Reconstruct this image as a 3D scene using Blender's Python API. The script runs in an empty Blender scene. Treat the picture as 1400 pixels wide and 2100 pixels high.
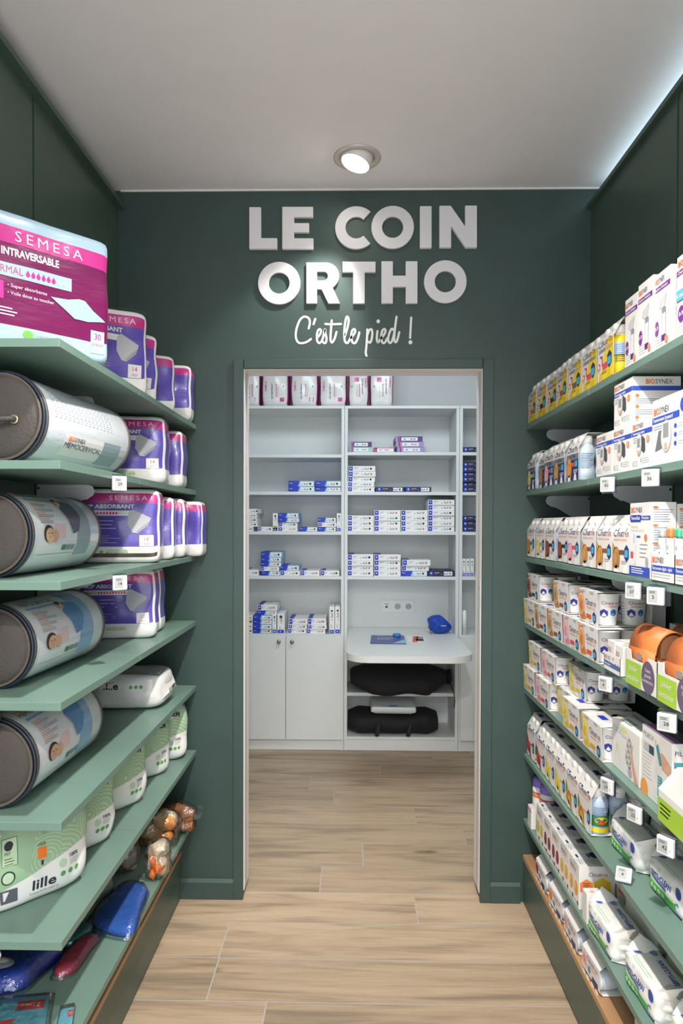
import bpy, bmesh, math, random
from mathutils import Vector, Matrix
random.seed(7)
S = bpy.context.scene
COL = S.collection
PI = math.pi
# ---------------------------------------------------------------- camera
F = 1366.0; CX, CY = 700.0, 1099.0; HC = 1.45       # focal length and principal point for a 1400x2100 frame
_d = Vector(((725-CX)/F, (1077-CY)/F, 1)).normalized()
_x = Vector((1, .0030, 0)); _x = (_x - _x.dot(_d)*_d).normalized()
_z = _x.cross(_d)
RX, RD, RW = [Vector((_x[i], _d[i], _z[i])) for i in range(3)]   # camera right, down, forward in the world
cd = bpy.data.cameras.new('camera'); cam = bpy.data.objects.new('camera', cd); COL.objects.link(cam)
cd.sensor_fit = 'AUTO'; cd.sensor_width = 36; cd.lens = F/2100*36
cd.shift_x = (700-CX)/2100; cd.shift_y = (CY-1050)/2100
cd.clip_start = .05
mw = Matrix.Identity(4)
for i in range(3):
    mw[i][0] = RX[i]; mw[i][1] = -RD[i]; mw[i][2] = -RW[i]
mw[2][3] = HC
cam.matrix_world = mw
S.camera = cam
def ray(px, py): return RX*((px-CX)/F) + RD*((py-CY)/F) + RW
def onY(px, py, Y):
    r = ray(px, py); t = Y/r.y; return Vector((r.x*t, Y, HC+r.z*t))
def YR(px, X, Z):
    "depth at which a point of given X and height shows at image column px"
    z = Z-HC; q = px-CX
    return (F*(RX.x*X+RX.z*z)-q*(RW.x*X+RW.z*z))/(q*RW.y-F*RX.y)
# ---------------------------------------------------------------- light
w = bpy.data.worlds.new('world'); S.world = w; w.use_nodes = True
w.node_tree.nodes['Background'].inputs[0].default_value = (.93, .95, 1, 1)
w.node_tree.nodes['Background'].inputs[1].default_value = 1.95
S.view_settings.view_transform = 'Standard'; S.view_settings.look = 'None'
S.view_settings.exposure = 0.72; S.view_settings.gamma = 1.0; S.view_settings.use_curve_mapping = False
def spot(name, loc, target, power, size, blend, col, rad=.035):
    l = bpy.data.lights.new(name, 'SPOT'); l.energy = power; l.spot_size = math.radians(size); l.spot_blend = blend
    l.color = col; l.shadow_soft_size = rad
    o = bpy.data.objects.new(name, l); COL.objects.link(o); o.location = loc
    o.rotation_euler = (Vector(target)-Vector(loc)).to_track_quat('-Z', 'Y').to_euler(); return o
def area(name, loc, rot, sx, sy, power, col):
    l = bpy.data.lights.new(name, 'AREA'); l.shape = 'RECTANGLE'; l.size = sx; l.size_y = sy; l.energy = power; l.color = col
    o = bpy.data.objects.new(name, l); COL.objects.link(o); o.location = loc; o.rotation_euler = rot; return o
WARM = (1, .95, .90)
spot('aisle_spot_near', (.0, 1.15, 2.70), (.0, 1.35, 0), 102, 112, .9, WARM)
spot('aisle_spot_entrance', (.0, -.1, 2.70), (.0, .7, .6), 66, 120, .6, WARM)
area('shop_fill_light', (.0, -1.6, 2.70), (0, 0, 0), 1.4, 1.4, 40, (1, .97, .93))  # unseen panel added behind the camera as fill, standing in for shop ambience
area('back_room_light', (.2, 3.0, 2.66), (math.radians(24), 0, 0), 1.3, .5, 12.5, (.84, .95, 1))
area('cove_strip_right', (.966, 1.3, 2.667), (0, PI, 0),   .016, 2.4, 1.1, (.66, .88, 1))
# ---------------------------------------------------------------- materials
def lin(h):
    c = [int(h[i:i+2], 16)/255 for i in (0, 2, 4)]
    return [x/12.92 if x <= .04045 else ((x+.055)/1.055)**2.4 for x in c]
MATS = {}
def M(hexc, rough=.5, coat=0, metal=0, emit=0, bump=0, bscale=60, stretch=None, spec=.5):
    key = (hexc, rough, coat, metal, emit, bump, bscale, stretch, spec)
    if key in MATS: return MATS[key]
    m = bpy.data.materials.new('surface_'+hexc); m.use_nodes = True
    nt = m.node_tree; b = nt.nodes['Principled BSDF']; c = lin(hexc)
    b.inputs['Base Color'].default_value = (*c, 1); b.inputs['Roughness'].default_value = rough
    b.inputs['Metallic'].default_value = metal; b.inputs['Coat Weight'].default_value = coat; b.inputs['Coat Roughness'].default_value = .12
    b.inputs['Specular IOR Level'].default_value = spec
    if emit:
        b.inputs['Emission Color'].default_value = (*c, 1); b.inputs['Emission Strength'].default_value = emit
    if bump:
        n = nt.nodes.new('ShaderNodeTexNoise'); n.inputs['Scale'].default_value = bscale; n.inputs['Detail'].default_value = 3
        tc = nt.nodes.new('ShaderNodeTexCoord'); src = tc.outputs['Object']
        if stretch:
            mp = nt.nodes.new('ShaderNodeMapping'); mp.inputs['Scale'].default_value = stretch
            nt.links.new(src, mp.inputs[0]); src = mp.outputs[0]
        nt.links.new(src, n.inputs['Vector'])
        bp = nt.nodes.new('ShaderNodeBump'); bp.inputs['Strength'].default_value = bump; bp.inputs['Distance'].default_value = .01
        nt.links.new(n.outputs[0], bp.inputs['Height']); nt.links.new(bp.outputs[0], b.inputs['Normal'])
    MATS[key] = m; return m
def paint(hexc, rough, var=.06, scale=7, fine=.03):
    "painted or laminated surface: faint broad mottling and a fine orange-peel bump"
    m = bpy.data.materials.new('paint_'+hexc); m.use_nodes = True; nt = m.node_tree; b = nt.nodes['Principled BSDF']
    c = lin(hexc); n = nt.nodes.new('ShaderNodeTexNoise'); n.inputs['Scale'].default_value = scale; n.inputs['Detail'].default_value = 4
    tc = nt.nodes.new('ShaderNodeTexCoord'); nt.links.new(tc.outputs['Object'], n.inputs['Vector'])
    r = nt.nodes.new('ShaderNodeValToRGB')
    r.color_ramp.elements[0].position = .3; r.color_ramp.elements[1].position = .7
    r.color_ramp.elements[0].color = (*[x*(1-var) for x in c], 1); r.color_ramp.elements[1].color = (*[x*(1+var) for x in c], 1)
    nt.links.new(n.outputs[0], r.inputs[0]); nt.links.new(r.outputs[0], b.inputs['Base Color'])
    n2 = nt.nodes.new('ShaderNodeTexNoise'); n2.inputs['Scale'].default_value = 350; nt.links.new(tc.outputs['Object'], n2.inputs['Vector'])
    bp = nt.nodes.new('ShaderNodeBump'); bp.inputs['Strength'].default_value = fine; bp.inputs['Distance'].default_value = .002
    nt.links.new(n2.outputs[0], bp.inputs['Height']); nt.links.new(bp.outputs[0], b.inputs['Normal'])
    b.inputs['Roughness'].default_value = rough; return m
def clear(name, tint='FFFFFF', gloss=.12, rough=.08, bump=.0):
    "thin clear plastic film: mostly see-through with a glossy sheen"
    m = bpy.data.materials.new(name); m.use_nodes = True; nt = m.node_tree
    for n in list(nt.nodes):
        if n.type != 'OUTPUT_MATERIAL': nt.nodes.remove(n)
    out = nt.nodes[0]; t = nt.nodes.new('ShaderNodeBsdfTransparent'); t.inputs[0].default_value = (*lin(tint), 1)
    g = nt.nodes.new('ShaderNodeBsdfGlossy'); g.inputs['Roughness'].default_value = rough
    fr = nt.nodes.new('ShaderNodeFresnel'); fr.inputs[0].default_value = 1.5
    ad = nt.nodes.new('ShaderNodeMath'); ad.operation = 'MULTIPLY_ADD'; ad.inputs[1].default_value = .7; ad.inputs[2].default_value = gloss*.5
    nt.links.new(fr.outputs[0], ad.inputs[0])
    mx = nt.nodes.new('ShaderNodeMixShader'); nt.links.new(ad.outputs[0], mx.inputs[0])
    nt.links.new(t.outputs[0], mx.inputs[1]); nt.links.new(g.outputs[0], mx.inputs[2]); nt.links.new(mx.outputs[0], out.inputs[0])
    if bump:
        n = nt.nodes.new('ShaderNodeTexNoise'); n.inputs['Scale'].default_value = 28; n.inputs['Detail'].default_value = 4
        tc = nt.nodes.new('ShaderNodeTexCoord'); nt.links.new(tc.outputs['Object'], n.inputs['Vector'])
        bp = nt.nodes.new('ShaderNodeBump'); bp.inputs['Strength'].default_value = bump; bp.inputs['Distance'].default_value = .02
        nt.links.new(n.outputs[0], bp.inputs['Height']); nt.links.new(bp.outputs[0], g.inputs['Normal']); nt.links.new(bp.outputs[0], fr.inputs['Normal'])
    return m
# ---------------------------------------------------------------- mesh building
TXT = {}
def text2d(s, bold=0, space=1):
    k = (s, bold, space)
    if k in TXT: return TXT[k]
    cu = bpy.data.curves.new('t', 'FONT'); cu.body = s; cu.size = 1; cu.resolution_u = 2; cu.offset = bold; cu.space_character = space
    ob = bpy.data.objects.new('t', cu); COL.objects.link(ob)
    dg = bpy.context.evaluated_depsgraph_get(); me = bpy.data.meshes.new_from_object(ob.evaluated_get(dg))
    vs = [(v.co.x/.69, v.co.y/.69) for v in me.vertices]; fs = [tuple(p.vertices) for p in me.polygons]
    bpy.data.objects.remove(ob); bpy.data.curves.remove(cu); bpy.data.meshes.remove(me)
    x0 = min(v[0] for v in vs); x1 = max(v[0] for v in vs)
    TXT[k] = ([(v[0]-x0, v[1]) for v in vs], fs, x1-x0); return TXT[k]
class MB:
    def __init__(s): s.v = []; s.f = []; s.m = []; s.s = []; s.mats = []
    def mi(s, mat):
        if mat not in s.mats: s.mats.append(mat)
        return s.mats.index(mat)
    def add(s, vs, fs, mat, smooth=False):
        o = len(s.v); s.v += [tuple(v) for v in vs]; i = s.mi(mat)
        for f in fs: s.f.append(tuple(x+o for x in f)); s.m.append(i); s.s.append(smooth)
        return s
    def box(s, x0, x1, y0, y1, z0, z1, mat, bev=0):
        if bev:
            bm = bmesh.new(); bmesh.ops.create_cube(bm, size=1)
            for v in bm.verts: v.co = ((x0+x1)/2+v.co.x*(x1-x0), (y0+y1)/2+v.co.y*(y1-y0), (z0+z1)/2+v.co.z*(z1-z0))
            bmesh.ops.bevel(bm, geom=bm.edges[:], offset=bev, segments=2, affect='EDGES', profile=.5)
            bm.verts.index_update(); s.add([v.co for v in bm.verts], [[v.index for v in f.verts] for f in bm.faces], mat); bm.free(); return s
        vs = [(x, y, z) for z in (z0, z1) for y in (y0, y1) for x in (x0, x1)]
        return s.add(vs, [(0, 2, 3, 1), (4, 5, 7, 6), (0, 1, 5, 4), (2, 6, 7, 3), (0, 4, 6, 2), (1, 3, 7, 5)], mat)
    def prism(s, pts, mp, d0, d1, mat):
        "closed 2D outline swept from d0 to d1; mp(u, v, d) gives the point"
        n = len(pts); vs = [mp(u, v, d) for d in (d0, d1) for u, v in pts]
        return s.add(vs, [tuple(range(n)), tuple(range(2*n-1, n-1, -1))]+[(i, (i+1) % n, n+(i+1) % n, n+i) for i in range(n)], mat)
    def lathe(s, prof, mat, c=(0, 0, 0), n=20, smooth=True, axis='z', sc=(1, 1)):
        vs = []; fs = []; k = len(prof)
        for i in range(n):
            a = 2*PI*i/n
            for r, h in prof:
                p = (r*math.cos(a)*sc[0], r*math.sin(a)*sc[1], h)
                if axis == 'y': p = (p[0], h, p[1])
                if axis == 'x': p = (h, p[0], p[1])
                vs.append((c[0]+p[0], c[1]+p[1], c[2]+p[2]))
        for i in range(n):
            j = (i+1) % n
            for q in range(k-1): fs.append((i*k+q, j*k+q, j*k+q+1, i*k+q+1))
        if prof[0][0] > 1e-6: fs.append(tuple(i*k for i in range(n))[::-1])
        if prof[-1][0] > 1e-6: fs.append(tuple(i*k+k-1 for i in range(n)))
        return s.add(vs, fs, mat, smooth)
    def tube(s, pts, r, mat, n=8):
        pts = [Vector(p) for p in pts]; vs = []; fs = []
        for i, p in enumerate(pts):
            t = (pts[min(i+1, len(pts)-1)]-pts[max(i-1, 0)]).normalized()
            a = t.cross(Vector((0, 0, 1)) if abs(t.z) < .9 else Vector((1, 0, 0))).normalized(); b = t.cross(a)
            vs += [p+(a*math.cos(2*PI*k/n)+b*math.sin(2*PI*k/n))*r for k in range(n)]
        for i in range(len(pts)-1):
            for k in range(n): fs.append((i*n+k, i*n+(k+1) % n, (i+1)*n+(k+1) % n, (i+1)*n+k))
        fs += [tuple(range(n))[::-1], tuple(range((len(pts)-1)*n, len(pts)*n))]
        return s.add(vs, fs, mat, True)
    def ball(s, c, r, mat, n=14, m=9):
        "ellipsoid, r may be a triple"
        if not hasattr(r, '__len__'): r = (r, r, r)
        prof = [(math.cos(-PI/2+PI*i/m), math.sin(-PI/2+PI*i/m)) for i in range(m+1)]
        vs = [(c[0]+p*math.cos(2*PI*i/n)*r[0], c[1]+p*math.sin(2*PI*i/n)*r[1], c[2]+h*r[2]) for i in range(n) for p, h in prof]
        k = m+1
        return s.add(vs, [(i*k+q, ((i+1) % n)*k+q, ((i+1) % n)*k+q+1, i*k+q+1) for i in range(n) for q in range(m)], mat, True)
    # prints laid on a surface through a map mp(u, v, e)
    def rect(s, mp, u0, u1, v0, v1, mat, e=1, n=1, m=1):
        vs = [mp(u0+(u1-u0)*i/n, v0+(v1-v0)*j/m, e) for j in range(m+1) for i in range(n+1)]
        return s.add(vs, [(j*(n+1)+i, j*(n+1)+i+1, (j+1)*(n+1)+i+1, (j+1)*(n+1)+i) for j in range(m) for i in range(n)], mat)
    def poly(s, mp, pts, mat, e=1): return s.add([mp(u, v, e) for u, v in pts], [tuple(range(len(pts)))], mat)
    def polyc(s, mp, pts, mat, e=1, k=4):
        "the same print on a curved surface: densified outline, fanned in rings from its centre"
        q = []
        for i, p in enumerate(pts):
            b = pts[(i+1) % len(pts)]; q += [(p[0]+(b[0]-p[0])*j/3, p[1]+(b[1]-p[1])*j/3) for j in range(3)]
        n = len(q); cu = sum(p[0] for p in q)/n; cv = sum(p[1] for p in q)/n
        vs = [mp(cu+(p[0]-cu)*r/k, cv+(p[1]-cv)*r/k, e) for r in range(1, k+1) for p in q]+[mp(cu, cv, e)]
        fs = [(r*n+i, r*n+(i+1) % n, (r+1)*n+(i+1) % n, (r+1)*n+i) for r in range(k-1) for i in range(n)]+[(len(vs)-1, i, (i+1) % n) for i in range(n)]
        return s.add(vs, fs, mat)
    def ell(s, mp, cu, cv, ru, rv, mat, e=1, n=18):
        vs = [mp(cu, cv, e)]+[mp(cu+ru*math.cos(2*PI*i/n), cv+rv*math.sin(2*PI*i/n), e) for i in range(n)]
        return s.add(vs, [(0, 1+i, 1+(i+1) % n) for i in range(n)], mat)
    def text(s, mp, t, u, v, h, mat, w=None, bold=0, e=2, anchor='l', space=1, flip=False):
        vs, fs, wd = text2d(t, bold, space); sx = (w/wd) if w else h
        W = wd*sx
        if anchor == 'c': u -= W/2
        if flip: P = [mp(u+W-x*sx, v+h-y*h, e) for x, y in vs]
        else: P = [mp(u+x*sx, v+y*h, e) for x, y in vs]
        return s.add(P, fs, mat)
    def segs(s, mp, parts, u, v, h, w, e=2):
        "coloured run of text parts fitted to width w; parts = (text, material, bold)"
        tot = sum(text2d(t, b)[2] for t, _, b in parts)+.16*(len(parts)-1); k = w/tot
        for t, m, b in parts:
            wd = text2d(t, b)[2]; s.text(mp, t, u, v, h, m, w=wd*k, bold=b, e=e); u += (wd+.16)*k
        return s
    def lines(s, mp, u0, u1, v, n, dv, h, mat, e=1, seed=0):
        rr = random.Random(seed)
        for i in range(n): s.rect(mp, u0, u0+(u1-u0)*(.6+.4*rr.random()), v-i*dv, v-i*dv+h, mat, e)
        return s
    def build(s, name, parent=None, loc=None, rz=0, bevel=0):
        me = bpy.data.meshes.new(name); me.from_pydata(s.v, [], s.f)
        for m in s.mats: me.materials.append(m)
        me.polygons.foreach_set('material_index', s.m); me.polygons.foreach_set('use_smooth', s.s); me.update()
        o = bpy.data.objects.new(name, me); COL.objects.link(o)
        if parent: o.parent = parent
        if loc is not None: o.location = loc
        o.rotation_euler = (0, 0, rz)
        if bevel:
            b = o.modifiers.new('soft_edges', 'BEVEL'); b.width = bevel; b.segments = 2; b.limit_method = 'ANGLE'
        return o
def tag(o, label, cat, group=None):
    o['label'] = label; o['category'] = cat
    if group: o['group'] = group
    return o
def thing(name, label, cat, loc=(0, 0, 0), rz=0, group=None):
    o = bpy.data.objects.new(name, None); COL.objects.link(o); o.location = loc; o.rotation_euler = (0, 0, rz)
    o.empty_display_size = .05
    return tag(o, label, cat, group)
def struct(o): o['kind'] = 'structure'; return o
def part_copy(o, parent, loc=None):
    c = o.copy(); COL.objects.link(c); c.parent = parent
    if loc is not None: c.location = loc
    for ch in o.children:
        d = ch.copy(); COL.objects.link(d); d.parent = c
    return c
ORD = ['first', 'second', 'third', 'fourth', 'fifth', 'sixth', 'seventh', 'eighth', 'ninth', 'tenth']
def FM(W): return lambda u, v, e=1: (u-W/2, -.0004*e, v)               # front face of a carton, metres from its lower left
def SM(W): return lambda u, v, e=1: (W/2+.0004*e, u, v)                # right side face
def TM(W, H): return lambda u, v, e=1: (u-W/2, v, H+.0004*e)           # top face
# colours
NAVY = M('25306E', .5); BLUE = M('2F55B8', .5); ROYAL = M('1D3FC0', .45); CYAN = M('3FB1DE', .5); WHITE = M('EDEDEA', .5)
CARD = M('E8E5E1', .48); INK = M('2B2E38', .6); GREY = M('8F9296', .6); LGREY = M('B9BCC0', .6); ORANGE = M('EE7A3C', .5)
SALMON = M('F2A98A', .55); PINK = M('D9318E', .35, coat=.4); MAG = M('8E1F62', .3, coat=.5); PURPLE = M('6354B6', .32, coat=.4)
FILMW = M('ECEBEA', .3, coat=.5, bump=.25, bscale=22); GREENP = M('6DBE45', .5); RED = M('D8313C', .5); YELLOW = M('F3D51F', .42)
VIOLET = M('7C2E8F', .5); PLASTIC = M('F2F2F0', .3); METAL = M('C7C9CC', .28, metal=1)
# ---------------------------------------------------------------- the room
YB = 2.556; ZC = 2.727; XL, XR = -.606, .655; WL, WR = -.905, .893; YC = 4.262
GREEN = paint('495D53', .38); GREENW = paint('364A46', .48); GDARK = M('10191A', .7); LAM = paint('6D887C', .38, var=.03)
WALLW = paint('D9DCDD', .6, var=.02); CEIL = paint('F3EFEF', .8, var=.015)
def slab(name, x0, x1, y0, y1, z0, z1, mat, parent=None, bev=0): return MB().box(x0, x1, y0, y1, z0, z1, mat, bev).build(name, parent)
# floor of wood-look tiles: planks with grout joints, tone and grain per plank
def floor_mat():
    m = bpy.data.materials.new('oak_tile'); m.use_nodes = True; nt = m.node_tree; b = nt.nodes['Principled BSDF']; L = nt.links.new
    at = nt.nodes.new('ShaderNodeAttribute'); at.attribute_name = 'plank'; tc = nt.nodes.new('ShaderNodeTexCoord')
    cb = nt.nodes.new('ShaderNodeCombineXYZ'); mu = nt.nodes.new('ShaderNodeMath'); mu.operation = 'MULTIPLY'; mu.inputs[1].default_value = 37
    L(at.outputs['Fac'], mu.inputs[0]); L(mu.outputs[0], cb.inputs[0]); L(mu.outputs[0], cb.inputs[1])
    ad = nt.nodes.new('ShaderNodeVectorMath'); ad.operation = 'ADD'; L(tc.outputs['Object'], ad.inputs[0]); L(cb.outputs[0], ad.inputs[1])
    def noise(sx, sy, det, dist=0):
        mp = nt.nodes.new('ShaderNodeMapping'); mp.inputs['Scale'].default_value = (sx, sy, 1); L(ad.outputs[0], mp.inputs[0])
        n = nt.nodes.new('ShaderNodeTexNoise'); n.inputs['Scale'].default_value = 1; n.inputs['Detail'].default_value = det; n.inputs['Distortion'].default_value = dist
        L(mp.outputs[0], n.inputs['Vector']); return n.outputs[0]
    g1 = noise(1.5, 15, 8, 1.1); g2 = noise(7, 210, 4, .3); g3 = noise(1.3, 11, 6, 2.2)
    r = nt.nodes.new('ShaderNodeValToRGB'); e = r.color_ramp.elements
    e[0].position = .30; e[0].color = (*lin('968370'), 1); e[1].position = .60; e[1].color = (*lin('C2AA8E'), 1)
    x = e.new(.40); x.color = (*lin('AA947C'), 1); x = e.new(.47); x.color = (*lin('B8A085'), 1); L(g1, r.inputs[0])
    mx = nt.nodes.new('ShaderNodeMix'); mx.data_type = 'RGBA'; mx.blend_type = 'MULTIPLY'; mx.inputs[0].default_value = .4
    r2 = nt.nodes.new('ShaderNodeValToRGB'); r2.color_ramp.elements[0].position = .3; r2.color_ramp.elements[0].color = (.62, .58, .54, 1); r2.color_ramp.elements[1].position = .6; r2.color_ramp.elements[1].color = (1, 1, 1, 1)
    L(g2, r2.inputs[0]); L(r.outputs[0], mx.inputs[6]); L(r2.outputs[0], mx.inputs[7])
    mx2 = nt.nodes.new('ShaderNodeMix'); mx2.data_type = 'RGBA'; mx2.blend_type = 'MULTIPLY'; mx2.inputs[0].default_value = .42
    r3 = nt.nodes.new('ShaderNodeValToRGB'); r3.color_ramp.elements[0].position = .25; r3.color_ramp.elements[0].color = (.55, .52, .5, 1); r3.color_ramp.elements[1].position = .45; r3.color_ramp.elements[1].color = (1, 1, 1, 1)
    L(g3, r3.inputs[0]); L(mx.outputs[2], mx2.inputs[6]); L(r3.outputs[0], mx2.inputs[7])
    hv = nt.nodes.new('ShaderNodeHueSaturation'); mr = nt.nodes.new('ShaderNodeMapRange'); mr.inputs['To Min'].default_value = .80; mr.inputs['To Max'].default_value = 1.08
    L(at.outputs['Fac'], mr.inputs[0]); L(mr.outputs[0], hv.inputs['Value']); L(mx2.outputs[2], hv.inputs['Color']); L(hv.outputs[0], b.inputs['Base Color'])
    # sparse dark knots
    mk = nt.nodes.new('ShaderNodeMapping'); mk.inputs['Scale'].default_value = (1.6, 4.2, 1); L(ad.outputs[0], mk.inputs[0])
    dn = nt.nodes.new('ShaderNodeTexNoise'); dn.inputs['Scale'].default_value = 9; dn.inputs['Detail'].default_value = 4; L(mk.outputs[0], dn.inputs['Vector'])
    av = nt.nodes.new('ShaderNodeMix'); av.data_type = 'VECTOR'; av.inputs[0].default_value = .10; L(mk.outputs[0], av.inputs[4]); L(dn.outputs['Color'], av.inputs[5])
    vk = nt.nodes.new('ShaderNodeTexVoronoi'); vk.inputs['Scale'].default_value = .8; L(av.outputs[1], vk.inputs['Vector'])
    rk = nt.nodes.new('ShaderNodeValToRGB'); rk.color_ramp.elements[0].position = .015; rk.color_ramp.elements[0].color = (.35, .31, .28, 1); rk.color_ramp.elements[1].position = .075; rk.color_ramp.elements[1].color = (1, 1, 1, 1); L(vk.outputs['Distance'], rk.inputs[0])
    mxk = nt.nodes.new('ShaderNodeMix'); mxk.data_type = 'RGBA'; mxk.blend_type = 'MULTIPLY'; mxk.inputs[0].default_value = .9; L(hv.outputs[0], mxk.inputs[6]); L(rk.outputs[0], mxk.inputs[7]); L(mxk.outputs[2], b.inputs['Base Color'])
    b.inputs['Roughness'].default_value = .42
    bp = nt.nodes.new('ShaderNodeBump'); bp.inputs['Strength'].default_value = .12; bp.inputs['Distance'].default_value = .003; L(g2, bp.inputs['Height']); L(bp.outputs[0], b.inputs['Normal'])
    return m
fl = MB(); GROUT = M('B3ACA4', .8); TILE = floor_mat()
fl.box(-2.2, 2.2, -.7, 5.2, -.06, -.0006, GROUT)
JOINT = {0: -.26, 1: -.445, 2: -.447, 3: .24, 4: -.13, 5: .045, 6: .52, 7: .31, 8: -.10, 9: -.24, 10: .16, 11: .50}
pl = []
for k in range(-26, 16):
    y0 = 1.795+.2026*k; j = JOINT.get(k, random.uniform(-.6, .6))
    for i in range(-2, 3):
        x0 = max(-2.2, j+1.2*i); x1 = min(2.2, j+1.2*(i+1))
        if x1 <= x0 or y0 < -.7 or y0 > 5: continue
        fl.add([(x0+.0022, y0+.0022, 0), (x1-.0022, y0+.0022, 0), (x1-.0022, y0+.2004, 0), (x0+.0022, y0+.2004, 0)], [(0, 1, 2, 3)], TILE)
        pl.append(random.random())
fo = struct(fl.build('floor')); a = fo.data.attributes.new('plank', 'FLOAT', 'FACE')
a.data.foreach_set('value', [0]*(len(fl.f)-len(pl))+pl)
struct(slab('ceiling', -2.2, 2.2, -.5, 5.2, ZC, ZC+.08, CEIL))
# green wall with the doorway
DL, DR, DH = -.420, .487, 2.045
wb = MB()
wb.box(-1.6, DL-.012, YB, YB+.11, 0, ZC, GREENW); wb.box(DR+.012, 1.6, YB, YB+.11, 0, ZC, GREENW); wb.box(DL-.012, DR+.012, YB, YB+.11, DH+.012, ZC, GREENW)
wb.build('wall_back')['kind'] = 'structure'
JAMB = M('EFE8E4', .45); JAMBS = M('3A3936', .6)
d = MB()
for x0, x1 in ((DL-.012, DL), (DR, DR+.012)):
    d.box(x0, x1, YB+.002, YB+.045, .03, DH+.012, JAMB, .001); d.box(x0, x1, YB+.05, YB+.112, .03, DH+.012, JAMB, .001)
    d.box(x0+.004*(x0 < 0), x1-.004*(x0 > 0), YB+.045, YB+.05, .03, DH+.012, JAMBS)
d.box(DL, DR, YB+.002, YB+.045, DH, DH+.012, JAMB); d.box(DL, DR, YB+.045, YB+.056, DH+.006, DH+.012, JAMBS); d.box(DL, DR, YB+.056, YB+.112, DH, DH+.012, JAMB)
door = struct(d.build('door_1'))
cs = YB-.013
MB().box(-.461, DL-.003, cs, YB+.001, 0.002, 2.083, GREENW, .0015).build('casing', door)
MB().box(DR+.002, .529, cs, YB+.001, 0.002, 2.083, GREENW, .0015).build('casing', door)
MB().box(DL-.001, DR, cs, YB+.001, DH+.002, 2.082, GREENW, .0015).build('head_casing', door)
st = MB(); st.box(DR-.0015, DR+.001, YB+.02, YB+.034, 1.20, 1.235, METAL); st.box(DR-.0015, DR+.001, YB+.022, YB+.032, 1.05, 1.13, METAL); st.build('strike_plate', door)
def skirt(name, x0, x1):
    m = MB(); pr = [(0, 0), (-.013, 0), (-.013, .066), (-.004, .078), (0, .078)]
    m.prism(pr, lambda u, v, dd: (dd, YB+u, v), x0, x1, GREENW); return struct(m.build(name))
skirt('baseboard_left', -.665, -.461); skirt('baseboard_right', .529, .643)
struct(MB().box(WL+.01, 1.3, YB-.006, YB, ZC-.005, ZC, M('E4E2DF', .6)).build('trim_3'))
# side walls: tall laminate panels, dark shadow gap at the bay joint, cornice board on top
def side_wall(name, X, s, yj, trim, tn, proj):
    m = MB(); a, b = sorted((X, X+s*.02))
    m.box(a, b, yj+.006, YB, .002, trim, GREEN); m.box(a, b, -.9, yj-.006, .002, trim, GREEN)
    a2, b2 = sorted((X+s*.012, X+s*.03)); m.box(a2, b2, -.9, YB, .002, trim, GDARK)
    o = struct(m.build(name))
    a, b = sorted((X-s*proj, X+s*.06)); struct(MB().box(a, b, -.9, YB-.0005, trim, trim+.018, GREEN, .001).build(tn))
    return o
YJ = 1.878
side_wall('wall_left', WL, -1, YJ, 2.653, 'trim_1', .027); side_wall('wall_right', WR, 1, YJ, 2.645, 'trim_2', .016)
m = MB(); m.box(-1.42, -1.40, -.9, YB, 0, ZC, WALLW); m.box(1.40, 1.42, -.9, YB, 0, ZC, WALLW); m.build('wall_outer')['kind'] = 'structure'
# the back room shell
m = MB(); m.box(-2.2, 2.2, 4.62, 4.68, 0, ZC, WALLW); m.box(-1.5, -1.44, YB+.11, 4.62, 0, ZC, WALLW); m.box(1.44, 1.5, YB+.11, 4.62, 0, ZC, WALLW)
m.box(-1.44, -.62, YB+.1105, YB+.12, 0, ZC, WALLW); m.box(.7, 1.44, YB+.1105, YB+.12, 0, ZC, WALLW); m.box(-.62, .7, YB+.1105, YB+.12, 2.1, ZC, WALLW)
m.build('wall_far')['kind'] = 'structure'
# ceiling spotlight: ring, tilted gimbal can, glowing face
LX, LY = .008, 2.335
sp = thing('recessed_spotlight', 'round white recessed ceiling spotlight, lit and tilted towards the sign wall', 'light', (LX, LY, ZC))
RINGM = M('D5CDC6', .35, metal=.3)
MB().lathe([(.058, -.0005), (.058, -.004), (.078, -.006), (.083, -.003), (.083, -.0005)], RINGM, n=40).build('trim_ring', sp)
aim = Vector((-.235, .10, -1)).normalized(); can_aim = Vector((-.30, -.10, -1)).normalized()
q = can_aim.to_track_quat('Z', 'Y').to_matrix()
can = MB(); can.lathe([(.054, -.07), (.054, .022), (.051, .026), (.049, .022)], M('E6E1DC', .4), n=36); can.v = [tuple(q @ Vector(v)) for v in can.v]; can.build('gimbal_can', sp)
fa = MB(); fa.lathe([(.0001, .0225), (.049, .0225)], M('FFF8EE', .5, emit=14), n=36); fa.v = [tuple(q @ Vector(v)) for v in fa.v]; fa.build('lamp_face', sp)
spot('sign_spot', Vector((LX, LY, ZC))+aim*.075, onY(590, 760, YB), 17, 62, .55, (1, .95, .88), .03)
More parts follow.
